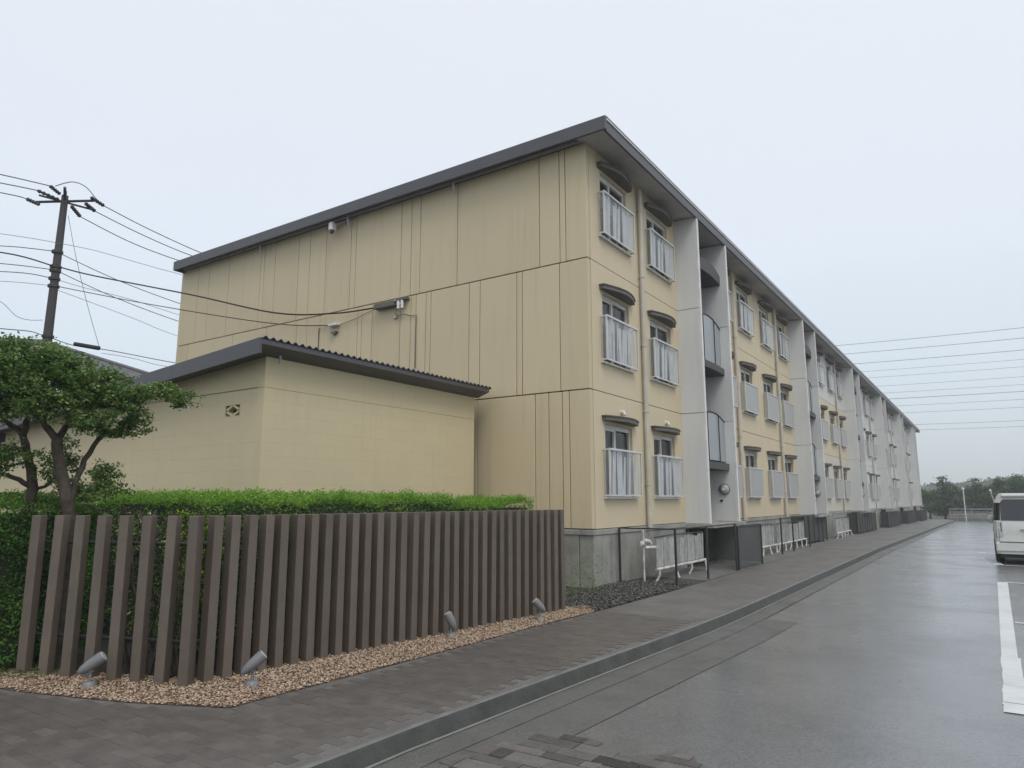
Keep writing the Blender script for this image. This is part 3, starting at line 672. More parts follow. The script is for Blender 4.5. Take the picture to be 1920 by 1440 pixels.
# perforated vent block: frame ring with a diamond pierced by four openings
try:
    xa, xb, za, zb = HB
    m = MB(); xm, zm = (xa + xb) / 2, (za + zb) / 2; t = .018
    m.box((xa + .001, sy - .002, za), (xb - .001, sy + .15, za + t)); m.box((xa + .001, sy - .002, zb - t), (xb - .001, sy + .15, zb)); m.box((xa + .001, sy - .002, za + t), (xa + t, sy + .15, zb - t)); m.box((xb - t, sy - .002, za + t), (xb - .001, sy + .15, zb - t))
    def bar(p, q, w):
        d_ = Vector((q[0] - p[0], 0, q[1] - p[1])).normalized(); n_ = Vector((-d_.z, 0, d_.x)) * w
        c = [Vector((p[0], 0, p[1])) + n_, Vector((q[0], 0, q[1])) + n_, Vector((q[0], 0, q[1])) - n_, Vector((p[0], 0, p[1])) - n_]
        m.prism_y([(v.x, v.z) for v in c], sy + .004, sy + .10)
    L_ = [(xm - .17, zm), (xm, zm + .085), (xm + .17, zm), (xm, zm - .085)]
    for i in range(4): bar(L_[i], L_[(i + 1) % 4], .017)
    build(m, 'vent_block', shedpaint, sh)
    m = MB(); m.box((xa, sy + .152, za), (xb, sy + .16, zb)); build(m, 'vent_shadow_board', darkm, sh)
except NameError: pass
# tie beam with recessed joint and sloping top
m = MB(); m.add([(sx + .002, sy - .002, 3.244), (sx + .002, sy1, 3.244), (sx - .15, sy1, 3.244), (sx - .15, sy - .002, 3.244), (sx + .002, sy - .002, 3.78), (sx + .002, sy1, 3.78), (sx - .15, sy1, 3.77), (sx - .15, sy - .002, 3.77)], [(0, 1, 2, 3), (4, 7, 6, 5), (0, 4, 5, 1), (1, 5, 6, 2), (2, 6, 7, 3), (3, 7, 4, 0)]); build(m, 'tie_beam', shedpaint, sh)
a, b = sx - .152, sx1
m = MB(); m.prism_y([(b, 3.0), (b, sroof(b)), (a, sroof(a)), (a, 3.244), (-16.5, 3.244), (-16.5, 3.0)][::-1], sy - .001, sy + .149) if False else m.prism_y([(b, 3.244), (b, max(3.26, sroof(b))), (-14.9, 3.262), (a, sroof(a)), (a, 3.252)], sy - .001, sy + .149); build(m, 'tie_beam', shedpaint, sh)
m = MB(); m.box((sx1, sy + .16, 0), (sx - .16, sy1, 3.2)); build(m, 'wall_core', core_m, sh)
# corrugated sheets: waves along Y, running down to the left, bundled per sheet
ex0, ex1 = sx + .33, sx1
y = sy - .32; pitch = .13; amp = .022
yend = 11.56
while y < yend:
    y2 = min(y + pitch * 5, yend); m = MB(); n = int(round((y2 - y) / pitch * 8)); v = []
    for i in range(n + 1):
        yv = y + (y2 - y) * i / n; zz = 3.90 + amp * math.cos((yv - sy) / pitch * 2 * math.pi)
        for xx, dz in ((ex0, 0), (ex1, (ex1 - ex0) * .072)): v += [(xx, yv, zz + dz), (xx, yv, zz + dz - .006)]
    f = []
    for i in range(n):
        k = 4 * i; f += [(k, k + 2, k + 6, k + 4), (k + 1, k + 5, k + 7, k + 3), (k, k + 4, k + 5, k + 1)]
    m.add(v, f, True); build(m, 'roof_sheet', gutterm if False else roofm, sh); y = y2
# fascia board on the left gable, eave board on the right
m = MB(); m.prism_y([(ex0 - .02, 3.66), (ex0 - .02, 3.885), (ex1, 3.885 + (ex1 - ex0) * .072), (ex1, 3.66 + (ex1 - ex0) * .072)], sy - .35, sy - .31); build(m, 'fascia', roofm, sh)
m = MB(); m.add([(sx + .003, sy - .31, 3.70), (ex0 - .02, sy - .31, 3.80), (ex0 - .02, 11.5, 3.80), (sx + .003, 11.5, 3.70), (sx + .003, sy - .31, 3.78), (ex0 - .02, sy - .31, 3.87), (ex0 - .02, 11.5, 3.87), (sx + .003, 11.5, 3.86)], [(0, 3, 2, 1), (4, 5, 6, 7), (0, 1, 5, 4), (1, 2, 6, 5), (2, 3, 7, 6), (3, 0, 4, 7)]); build(m, 'eave_board', roofm, sh)
m = MB(); zz = lambda x: 3.70 + (x - sx) * .072
m.add([(sx, sy - .31, 3.70), (sx, sy + .0, 3.70), (ex1, sy + .0, zz(ex1)), (ex1, sy - .31, zz(ex1)), (sx, sy - .31, 3.72), (sx, sy, 3.72), (ex1, sy, zz(ex1) + .02), (ex1, sy - .31, zz(ex1) + .02)], [(0, 1, 2, 3), (4, 7, 6, 5), (0, 4, 5, 1), (2, 6, 7, 3), (3, 7, 4, 0)]); build(m, 'soffit', roofm, sh)
m = MB(); m.tube([(sx + .13, sy + .15, 3.72), (sx + .13, sy + .15, 3.60)], .018, 8); build(m, 'drip_spout', gutterm, sh)

# neighbour's house roof behind the tree
hs = thing('neighbour_house', (-31, 11, 0), 'house with speckled grey tiled roof far left behind the garden tree', 'house')
m = MB(); m.box((-38, 6.5, -.1), (-27.6, 15.0, 5.2)); build(m, 'wall', shedpaint, hs)
tilem = mat('grey_roof_tile', (.12, .125, .13), .6, (.07, .075, .08), 14, 1.6, .6, 25, objrand=.2)
A_ = Vector((-27.99, 10.79, 7.29)); 
rid0 = Vector((-35, 8.3, 8.0)); rid1 = A_; B_ = Vector((-26.3, 14.6, 6.25)); Cc = Vector((-26.2, 6.5, 5.1)); D_ = Vector((-36, 4.0, 5.3))
for i in range(16):
    t0, t1 = i / 16, (i + 1) / 16 - .006
    p = [rid0.lerp(D_, t0), rid1.lerp(Cc, t0), rid1.lerp(Cc, t1), rid0.lerp(D_, t1)]; up = Vector((0, 0, .05))
    m = MB(); m.add([p[0], p[1], p[2] + up, p[3] + up, p[0] - up, p[1] - up, p[2] - up, p[3] - up], [(0, 1, 2, 3), (7, 6, 5, 4), (2, 6, 7, 3), (0, 4, 5, 1), (1, 5, 6, 2), (3, 7, 4, 0)]); build(m, 'tile_course', tilem, hs)
    p = [rid1.lerp(Cc, t0), rid1.lerp(B_, t0), rid1.lerp(B_, t1), rid1.lerp(Cc, t1)] if i < 16 else None
m = MB(); m.add([rid1, B_, Cc, rid1 - Vector((0, 0, .1)), B_ - Vector((0, 0, .1)), Cc - Vector((0, 0, .1))], [(0, 2, 1), (3, 4, 5), (0, 1, 4, 3), (1, 2, 5, 4), (2, 0, 3, 5)]); build(m, 'hip_slope', tilem, hs)
m = MB(); m.tube([rid0, rid1, B_], .08, 6); build(m, 'ridge_cap', tilem, hs)

# ------------------------------------------------------------------ slatted timber-look fence
fn = thing('slatted_fence', (-5.95, 3.62, 0), 'dark brown fence of upright square posts round the hedge corner', 'fence')
def fpost(x, y, ang, w=.092, dp=.135, h=1.455, lean=0.):
    m = MB(); m.box((-w / 2, -dp / 2, -.05), (w / 2, dp / 2, h), .004)
    o = build(m, 'fence_post', fencem, fn, (0, 0, 0)); o.location = Vector((x, y, 0)) - fn.location; o.rotation_euler = (R(rnd.uniform(-.35, .35)), R(rnd.uniform(-.35, .35)), ang + R(rnd.uniform(-2, 2)))
A1 = Vector((-7.57, 3.07)); K = Vector((-5.93, 3.68)); E1 = Vector((-5.36, 9.16))
d1 = (K - A1); an1 = math.atan2(d1.y, d1.x)
for i in range(7): p = A1 + d1 * (i / 7); fpost(p.x, p.y, an1 + R(8), w=.092, dp=.09)
d2 = E1 - K; an2 = math.atan2(d2.y, d2.x)
for i in range(33): p = K + d2 * (i / 32); fpost(p.x, p.y, an2 if i else (an1 + an2) / 2 - R(20), w=.085)
# back rails
for z in (.35, 1.2):
    m = MB(); n_ = Vector((-d2.y, d2.x)).normalized() * .075; a = K + n_; b = E1 + n_
    m.tube([(a.x, a.y, z), (b.x, b.y, z)], .018, 6); build(m, 'back_rail', darkm, fn)
    n_ = Vector((-d1.y, d1.x)).normalized() * .075; a = A1 + n_; b = K + n_
    m = MB(); m.tube([(a.x, a.y, z), (b.x, b.y, z)], .018, 6); build(m, 'back_rail', darkm, fn)

# gravel strip of loose pale stones
def inpoly(x, y, P):
    c = False; n = len(P); j = n - 1
    for i in range(n):
        if (P[i][1] > y) != (P[j][1] > y) and x < (P[j][0] - P[i][0]) * (y - P[i][1]) / (P[j][1] - P[i][1]) + P[i][0]: c = not c
        j = i
    return c
GP = [(-9.5, 2.03), (-8.2, 2.42), (-7.16, 2.74), (-6.79, 2.83), (-5.84, 3.14), (-5.04, 3.51), (-5.01, 4.4), (-4.97, 5.76), (-4.94, 7.81), (-4.86, 9.3), (-5.2, 9.7), (-5.5, 9.3), (-5.66, 7.5), (-5.85, 5.5), (-6.08, 3.82), (-6.9, 3.5), (-7.6, 3.25), (-9.5, 2.7)]
base_p = [(-9.5, 2.03)] + GP[1:]
sheet('gravel_bed', GP, .004, mat('gravel_base', (.14, .105, .075), .95, (.06, .045, .03), 40, 2, 1, 60)); struct(bpy.data.objects['gravel_bed'])
gmat = leafmat('gravel_stone', [(.15, .10, .068), (.27, .185, .125), (.38, .285, .20), (.48, .40, .32)], 0.0)
def stones(name, poly, n, smin, smax, z, m_, label, parent=None, bb=None):
    bm = bmesh.new(); bmesh.ops.create_icosphere(bm, subdivisions=1, radius=1); bv = np.array([v.co[:] for v in bm.verts]); bf = np.array([[v.index for v in f.verts] for f in bm.faces]); bm.free()
    xs = [p[0] for p in poly]; ys_ = [p[1] for p in poly]; V = []; T = []; k = 0
    while k < n:
        x, y = nr.uniform(min(xs), max(xs)), nr.uniform(min(ys_), max(ys_))
        if not inpoly(x, y, poly): continue
        s = nr.uniform(smin, smax); v = bv * (1 + nr.uniform(-.28, .28, (len(bv), 1))) * np.array([s * nr.uniform(.8, 1.5), s, s * nr.uniform(.5, .8)])
        a = nr.uniform(0, 6.28); c_, s_ = math.cos(a), math.sin(a); v = v @ np.array([[c_, s_, 0], [-s_, c_, 0], [0, 0, 1]]); b = nr.uniform(-.6, .6); c_, s_ = math.cos(b), math.sin(b); v = v @ np.array([[1, 0, 0], [0, c_, s_], [0, -s_, c_]])
        V.append(v + np.array([x, y, z + nr.uniform(0, smax * 1.2)])); T.append(np.full(len(bv), nr.uniform(0, 1))); k += 1
    V = np.concatenate(V); F = (bf[None] + (np.arange(n) * len(bv))[:, None, None]).reshape(-1, 3)
    return rawmesh(name, V, F, np.concatenate(T), m_)
def rawmesh(name, V, F, T, m_, smooth=False):
    me = bpy.data.meshes.new(name); nv, nf, k = len(V), len(F), F.shape[1]
    me.vertices.add(nv); me.vertices.foreach_set('co', V.astype(np.float32).ravel()); me.loops.add(nf * k); me.loops.foreach_set('vertex_index', F.astype(np.int32).ravel())
    me.polygons.add(nf); me.polygons.foreach_set('loop_start', np.arange(0, nf * k, k, dtype=np.int32)); me.polygons.foreach_set('loop_total', np.full(nf, k, dtype=np.int32)); me.update(calc_edges=True)
    at = me.attributes.new('tone', 'FLOAT', 'POINT'); at.data.foreach_set('value', T.astype(np.float32)); me.materials.append(m_)
    return me
gv = put('gravel', stones('gravel', GP, 24000, .006, .013, .006, gmat, '')); tag(gv, 'strip of loose tan gravel between the brown fence and the pavement', 'gravel', kind='stuff')
rmat = leafmat('rubble_stone', [(.035, .035, .032), (.07, .07, .065), (.14, .14, .13)], 0.0)
rv = put('dark_rubble', stones('rubble', [(-6.15, 9.5), (-5.2, 9.4), (-4.86, 9.4), (-4.84, 12.5), (-4.95, 13.5), (-6.15, 13)], 6500, .006, .022, .0, rmat, '')); tag(rv, 'dark loose rubble between the fence end and the foundation', 'rubble', kind='stuff')

# ------------------------------------------------------------------ foliage
def leaves(pts, size, tone, flat=.35, aspect=.55, drop=None):
    """one 4-vertex leaf at each point, random turn"""
    n = len(pts); s = size * nr.uniform(.65, 1.3, n)
    nrm = nr.normal(size=(n, 3)); nrm[:, 2] = np.abs(nrm[:, 2]) + flat; nrm /= np.linalg.norm(nrm, axis=1)[:, None]
    u = np.cross(nrm, nr.normal(size=(n, 3))); u /= np.linalg.norm(u, axis=1)[:, None]; w = np.cross(nrm, u)
    V = np.stack([pts - u * s[:, None], pts + w * (s * aspect)[:, None] - nrm * (s * .1)[:, None], pts + u * s[:, None], pts - w * (s * aspect)[:, None] - nrm * (s * .1)[:, None]], 1).reshape(-1, 3)
    F = np.arange(4 * n).reshape(n, 4); return V, F, np.repeat(tone, 4)
def blob(c, r, n, shell=.55):
    d_ = nr.normal(size=(n, 3)); d_ /= np.linalg.norm(d_, axis=1)[:, None]
    lump = 1 + .22 * np.sin(d_[:, 0] * 7 + c[0] * 9) * np.cos(d_[:, 1] * 6 + c[1] * 5) + .15 * np.sin(d_[:, 2] * 9 + c[2] * 7)
    q = nr.uniform(shell, 1, n) * lump; return np.array(c) + d_ * np.array(r) * q[:, None]
def twigclusters(c, r, k, per, cr):
    """clumps of leaves spread over a blob: reads as tufted foliage with gaps"""
    cs = blob(c, r, k, .35); ct = nr.uniform(0, 1, k); P = []; T = []
    for q, t in zip(cs, ct):
        s = cr * nr.uniform(.6, 1.3); p = q + nr.normal(size=(per, 3)) * np.array([s, s, s * .55]); P.append(p); T.append(np.clip(t * .55 + nr.uniform(0, .45, per) + (nr.random(per) < .04) * .4, 0, 1))
    return np.concatenate(P), np.concatenate(T)
def crown(name, blobs, k, per, cr, size, m_, parent):
    P = []; T = []
    for (x, y, z, rx, rz) in blobs:
        p, t = twigclusters((x, y, z), (rx, rx, rz), int(k * (rx * rx + rx * rz) * 8) + 3, per, cr); P.append(p); T.append(t)
    P = np.concatenate(P); T = np.concatenate(T); V, F, TT = leaves(P, size, T)
    me = rawmesh(name, V - np.array(wloc(parent)), F, TT, m_); return put(name, me, parent, wloc(parent))
def limbs(parent, name, paths):
    for i, (pts, r0, r1) in enumerate(paths):
        # resample smoothly with a little wander
        P = [Vector(p) for p in pts]; Q = []
        for a, b in zip(P, P[1:]):
            for j in range(3): Q.append(a.lerp(b, j / 3) + (Vector((rnd.uniform(-1, 1), rnd.uniform(-1, 1), rnd.uniform(-1, 1))) * r0 * .18 if Q else Vector((0, 0, 0))))
        Q.append(P[-1]); n = len(Q); m = MB(); m.tube(Q, [r0 + (r1 - r0) * j / (n - 1) + rnd.uniform(-.06, .06) * r0 for j in range(n)], 9); build(m, 'trunk' if i == 0 else 'limb', bark, parent)
T1 = thing('garden_tree', (-6.96, 3.05 + .0, 0), 'cloud pruned garden tree with forked dark trunk rising behind the fence corner', 'tree')
B1 = Vector((-.55, .48, 0))          # stand a little behind the fence line
def sh_(pts, k=1.075):               # move outward along the ground, keep plausible height
    return [(p[0] * k, p[1] * k, 1.6 + (p[2] - 1.6) * k) for p in pts]
t1 = sh_([(-6.93, 3.08, .0), (-6.95, 3.07, .8), (-6.96, 3.05, 1.48), (-6.99, 2.99, 1.78), (-7.01, 2.94, 1.97), (-7.02, 2.91, 2.17)])
T1.location = (t1[0][0], t1[0][1], 0)
t1[0] = (t1[0][0], t1[0][1], -.05)
limbs(T1, 'trunk', [(t1, .066, .046),
    (sh_([(-7.02, 2.92, 2.13), (-7.02, 2.77, 2.32), (-7.03, 2.62, 2.42), (-6.98, 2.46, 2.48), (-6.94, 2.28, 2.56)]), .036, .016),
    (sh_([(-7.02, 2.92, 2.13), (-7.08, 3.03, 2.33), (-7.14, 3.13, 2.47), (-7.21, 3.24, 2.70)]), .035, .012),
    (sh_([(-6.965, 3.05, 1.53), (-6.97, 3.08, 1.76), (-7.02, 3.17, 1.97), (-7.02, 3.28, 2.18), (-7.04, 3.37, 2.30), (-7.05, 3.46, 2.47), (-7.06, 3.55, 2.67)]), .034, .012),
    (sh_([(-7.04, 3.36, 2.27), (-7.01, 3.41, 2.24), (-7.01, 3.53, 2.25)]), .02, .008),
    (sh_([(-7.05, 3.46, 2.50), (-7.05, 3.68, 2.69), (-6.98, 3.92, 2.75)]), .016, .006),
    (sh_([(-7.02, 2.62, 2.42), (-7.1, 2.7, 2.7), (-7.0, 2.8, 2.95)]), .02, .006),
    (sh_([(-7.02, 2.77, 2.32), (-6.95, 2.9, 2.6), (-6.9, 3.1, 2.8)]), .018, .005)])
CL1 = [(-6.95, 2.54, 2.75, 0.32, 0.25), (-7.01, 2.8, 2.92, 0.32, 0.18), (-7.26, 2.57, 2.54, 0.27, 0.24), (-6.9, 2.87, 2.63, 0.35, 0.24), (-6.93, 3.18, 2.68, 0.3, 0.22), (-6.75, 3.03, 2.39, 0.27, 0.15), (-6.76, 3.36, 2.62, 0.27, 0.19), (-6.85, 3.52, 2.42, 0.19, 0.15), (-6.59, 3.54, 2.7, 0.22, 0.13), (-6.61, 3.8, 2.66, 0.15, 0.15), (-7.0, 2.4, 2.85, 0.27, 0.24), (-7.07, 2.64, 3.0, 0.3, 0.13), (-6.93, 3.37, 2.3, 0.2, 0.05), (-6.87, 2.94, 2.8, 0.32, 0.2), (-6.91, 3.23, 2.83, 0.21, 0.09), (-6.9, 2.68, 2.55, 0.32, 0.22), (-7.2, 2.27, 2.68, 0.3, 0.3)]
k = 1.075
CL1 = [(x * k, y * k, 1.53 + (z - 1.6) * k, a * .92 * k, b * .85 * k) for x, y, z, a, b in CL1]
crown('crown', CL1, 62, 30, .040, .019, leaf_tree, T1)
T2 = thing('garden_tree', (-7.9, 3.1, 0), 'second garden tree with pale slim trunk left of the forked one', 'tree')
t2 = sh_([(-7.32, 2.9, 0), (-7.33, 2.9, .8), (-7.35, 2.89, 1.63), (-7.36, 2.86, 1.88), (-7.38, 2.82, 2.05), (-7.39, 2.78, 2.20), (-7.39, 2.79, 2.37), (-7.42, 2.72, 2.54), (-7.45, 2.63, 2.69)])
T2.location = (t2[0][0], t2[0][1], 0)
limbs(T2, 'trunk', [(t2, .06, .016), (sh_([(-7.39, 2.79, 2.18), (-7.42, 2.71, 2.27), (-7.40, 2.63, 2.31), (-7.37, 2.56, 2.37), (-7.40, 2.46, 2.46)]), .03, .015),
    (sh_([(-7.35, 2.89, 1.71), (-7.35, 2.77, 1.78), (-7.34, 2.63, 1.83), (-7.39, 2.50, 1.94)]), .028, .015), (sh_([(-7.35, 2.89, 1.69), (-7.32, 2.98, 1.72), (-7.20, 2.99, 1.78), (-7.05, 3.1, 2.0)]), .02, .01)])
CL2 = [(-7.31, 2.71, 2.02, 0.2, 0.13), (-7.16, 3.09, 2.02, 0.13, 0.17), (-7.02, 3.41, 1.75, 0.2, 0.13), (-7.1, 3.24, 1.68, 0.27, 0.17), (-7.22, 2.95, 1.88, 0.13, 0.13), (-7.35, 2.61, 1.92, 0.15, 0.12), (-7.05, 3.34, 1.86, 0.15, 0.09), (-7.5, 2.6, 2.65, .3, .2)]
crown('crown', [(x * k, y * k, 1.6 + (z - 1.6) * k, a * k, b * k) for x, y, z, a, b in CL2], 42, 28, .04, .019, leaf_tree, T2)

def hedge(name, label, x0, x1, y0, y1, h, nside, ntop, mside, mtop, slope=lambda x, y: 0., tuft=.07, lsize=.016):
    t = thing(name, ((x0 + x1) / 2, (y0 + y1) / 2, 0), label, 'hedge')
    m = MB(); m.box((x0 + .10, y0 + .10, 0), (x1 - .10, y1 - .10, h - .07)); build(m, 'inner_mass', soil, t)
    lx, ly = x1 - x0, y1 - y0; per = 2 * (lx + ly); s = nr.uniform(0, per, nside); z = nr.uniform(.05, 1, nside) ** .9 * (h - .03)
    P = np.zeros((nside, 3)); dep = nr.exponential(.05, nside)
    for i in range(nside):
        q = s[i]; dp = dep[i] - .04 * math.sin(q * 5 + z[i] * 4) * math.sin(z[i] * 7 + q * 2)
        if q < lx: P[i] = (x0 + q, y0 + dp, z[i])
        elif q < lx + ly: P[i] = (x1 - dp, y0 + q - lx, z[i])
        elif q < 2 * lx + ly: P[i] = (x0 + q - lx - ly, y1 - dp, z[i])
        else: P[i] = (x0 + dp, y0 + q - 2 * lx - ly, z[i])
    tone = np.clip(.45 + .35 * np.sin(P[:, 1] * 4 + P[:, 2] * 3) * np.sin(P[:, 0] * 5 + P[:, 2] * 6) + nr.uniform(-.3, .3, nside), 0, 1)
    V, F, TT = leaves(P, lsize, tone, .1, .6); put('side_leaves', rawmesh('side_leaves', V - np.array(t.location), F, TT, mside), t, wloc(t))
    k_ = ntop // 7; cx = nr.uniform(x0, x1, k_); cy = nr.uniform(y0, y1, k_); hz = h + slope(cx, cy) + .03 * np.sin(cx * 7) * np.sin(cy * 5)
    P = []
    for a in range(7): P.append(np.stack([cx + nr.normal(0, .012, k_), cy + nr.normal(0, .012, k_), hz - .05 + a * tuft / 7 * nr.uniform(.3, 1.3, k_)], 1))
    P = np.concatenate(P); V, F, TT = leaves(P, lsize, nr.uniform(0, 1, len(P)), -.3, .38)
    put('new_growth', rawmesh('new_growth', V - np.array(t.location), F, TT, mtop), t, wloc(t)); return t
def sl1(x, y): return -.05 * np.exp(-((y - 8.4) / .35) ** 2) * 3 + .02 * np.sin(y * 6)
hedge('clipped_hedge', 'long clipped green hedge with bright new growth behind the straight run of fence', -7.3, -6.02, 4.15, 7.6, 1.62, 42000, 32000, leaf_hedge, leaf_top, lambda x, y: .02 * np.sin(y * 6) + .02 * np.sin(y * 17 + x * 9) + nr.normal(0, .012, len(x)), .10)
hedge('clipped_hedge', 'short clipped hedge at the far end of the fence near the block', -7.1, -6.0, 7.75, 9.5, 1.55, 14000, 15000, leaf_hedge, leaf_top, lambda x, y: .05 * np.clip((y - 8.1) * 1.2, -1, 1) + .02 * np.sin(y * 15 + x * 8) + nr.normal(0, .012, len(x)), .10)
hedge('round_bush', 'dense dark green bush at the left end of the fence', -9.4, -7.72, 2.5, 3.7, 1.50, 52000, 18000, leaf_bush, leaf_hedge, lambda x, y: .17 * np.sin(np.pi * (x + 9.4) / 1.68) ** .6 * np.sin(np.pi * (y - 2.5) / 1.2) ** .5 + nr.normal(0, .015, len(x)), .07)
hedge('clipped_hedge', 'clipped hedge running left behind the garden trees', -10.2, -7.32, 4.3, 5.2, 1.62, 16000, 22000, leaf_hedge, leaf_top, lambda x, y: .03 * np.sin(x * 5) + nr.normal(0, .012, len(x)), .10)
# loose yellow green shrub seen through the first gaps
yb_ = thing('yellow_shrub', (-6.45, 4.25, 0), 'yellow green leafy shrub seen through the gaps by the fence corner', 'shrub')
crown('foliage', [(-6.35, 4.1, 1.15, .30, .35), (-6.5, 4.2, .75, .30, .35), (-6.7, 4.2, 1.3, .25, .2)], 26, 18, .05, .020, leaf_yellow, yb_)
limbs(yb_, 'stem', [([(-6.45, 4.25, 0), (-6.4, 4.2, .6), (-6.4, 4.15, 1.1)], .02, .008), ([(-6.47, 4.27, 0), (-6.6, 4.3, .6), (-6.7, 4.25, 1.2)], .018, .008)])
# bare brown stems of old planting behind the first posts
os_ = thing('twiggy_shrub', (-7.1, 3.75, 0), 'bare brown branching shrub behind the first fence posts', 'shrub')
pth = []
for i in range(16):
    x, y = -7.35 + i * .075, 3.75 + rnd.uniform(-.1, .2); p = [(x, y, 0)]; 
    for z in (.3, .6, .9, 1.25, 1.5): p.append((x + rnd.uniform(-.12, .12), y + rnd.uniform(-.1, .1), z))
    pth.append((p, .014, .005))
limbs(os_, 'stem', pth)
crown('foliage', [(-7.2, 3.85, 1.2, .35, .25), (-6.7, 3.95, .6, .3, .3), (-7.3, 3.9, .5, .25, .3)], 12, 14, .06, .020, leaf_tree, os_)
# ground cover in the dark corner at left, and weeds at the foundation corner
P = np.stack([nr.uniform(-10.5, -7.2, 9000), nr.uniform(1.9, 3.4, 9000), nr.uniform(.0, .07, 9000)], 1); P = P[P[:, 1] > 2.42 + (P[:, 0] + 8.2) * .31 + .25]
V, F, TT = leaves(P, .014, nr.uniform(0, .6, len(P))); gc = put('ground_cover', rawmesh('ground_cover', V, F, TT, leaf_tree)); tag(gc, 'low dark ground cover left of the first fence post', 'ground cover', kind='stuff')
P = np.stack([nr.normal(-6.0, .14, 700), nr.uniform(10.2, 11.7, 700), np.abs(nr.normal(.0, .35, 700))], 1); P = P[P[:, 2] < 1.1]
V, F, TT = leaves(P, .018, nr.uniform(0, 1, len(P)), 0, .35); gw = thing('weed_clump', (-5.72, 10.4, 0), 'thin green weeds climbing between the fence end and the foundation', 'weeds'); put('foliage', rawmesh('weed_leaves', V - np.array(gw.location), F, TT, leaf_hedge), gw, wloc(gw)) ; gw['kind'] = 'stuff'

# ------------------------------------------------------------------ garden spotlights
rt = Vector((.827, .562, 0)); fw = Vector((-.562, .827, 0))
for (x, y, dv, lab) in [(-6.56, 3.18, rt * .75 + Vector((0, 0, .55)) + fw * .25, 'grey garden spotlight tilted right, leftmost, before the first fence posts'),
                   (-5.42, 3.98, rt * .65 + Vector((0, 0, .6)) + fw * .25, 'grey garden spotlight tilted right, beside the fence corner'),
                   (-5.36, 6.62, -rt * .42 + Vector((0, 0, .85)) - fw * .05, 'grey garden spotlight leaning left, midway along the straight fence'),
                   (-5.12, 8.20, -rt * .55 + Vector((0, 0, .6)) - fw * .1, 'grey garden spotlight nearest the far end of the fence')]:
    t = thing('garden_spotlight', (x, y, .01), lab, 'spotlight', 'garden spotlights in the gravel'); dv.normalize(); o = Vector((x, y, 0)); far = y > 6
    m = MB(); m.tube([o + Vector((0, 0, -.02)), o + Vector((0, 0, .05)), o + Vector((0, 0, .06))], [.055, .055, .03], 14); build(m, 'base', lampm, t)
    hc = o + Vector((0, 0, .15)); m = MB(); m.tube([o + Vector((0, 0, .06)), hc], .014, 8); m.box(hc - Vector((.02, .02, .02)), hc + Vector((.02, .02, .02)), .004); build(m, 'stem', lampm, t)
    L2 = .11 if not far else .10; c0 = hc + Vector((0, 0, .045))
    m = MB(); m.tube([c0 - dv * L2, c0 - dv * (L2 - .03), c0 - dv * .02, c0 + dv * (L2 - .02), c0 + dv * L2], [.018, .036, .048, .052, .048], 16); hd_ = build(m, 'head', lampm, t)
    m = MB(); m.tube([c0 + dv * (L2 + .001), c0 + dv * (L2 + .006)], [.044, .040], 16); build(m, 'lens', guardpanel, hd_)

# ------------------------------------------------------------------ utility pole and cables
pole = thing('utility_pole', (-24.2, 9.45, 0), 'tall dark utility pole rising behind the garden tree', 'utility pole')
m = MB(); m.tube([(-24.2, 9.42, -.2), (-24.2, 9.45, 6), (-24.2, 9.5, 11.45)], [.18, .14, .10], 14); build(m, 'shaft', polem, pole)
m = MB(); m.tube([(-24.2, 9.5, 11.45), (-24.2, 9.5, 11.62)], [.05, .04], 8); build(m, 'top_cap', darkm, pole)
def arm(p, q, r=.045):
    m = MB(); m.tube([p, q], r, 6); build(m, 'crossarm', darkm, pole)
arm((-24.95, 8.85, 11.18), (-23.55, 10.15, 11.36)); arm((-24.75, 9.75, 11.05), (-23.65, 9.25, 11.5)); arm((-24.6, 8.9, 11.35), (-24.0, 10.25, 11.2), .035)
def insul(a, b):
    a, b = Vector(a), Vector(b); m = MB(); n = 5; pts = []; rr = []
    for i in range(n * 2 + 1): pts.append(a.lerp(b, i / (n * 2))); rr.append(.07 if i % 2 else .035)
    m.tube(pts, rr, 8); build(m, 'insulator', darkm, pole)
insul((-24.12, 9.0, 11.58), (-24.2, 9.35, 11.45)); insul((-24.38, 8.76, 11.4), (-24.22, 9.35, 11.25)); insul((-25.13, 8.76, 11.3), (-24.75, 9.0, 11.1)); insul((-23.55, 10.0, 11.42), (-23.72, 10.5, 11.35)); insul((-23.9, 10.0, 11.3), (-24.18, 10.44, 11.25)); insul((-24.4, 9.8, 11.25), (-24.95, 10.32, 11.2))
for z in (9.0, 8.87, 8.6, 8.35, 9.5, 6.7):
    m = MB(); m.tube([(-24.2, 9.46, z - .04), (-24.2, 9.46, z + .04)], .185 - z * .002, 12); build(m, 'band', darkm, pole)
m = MB(); m.tube([(-24.40, 10.34, 6.65), (-23.69, 10.79, 6.50)], .07, 8); tag(build(m, 'cable_closure', blk), 'black cylindrical splice closure hanging on the lowest cable right of the pole', 'cable closure')
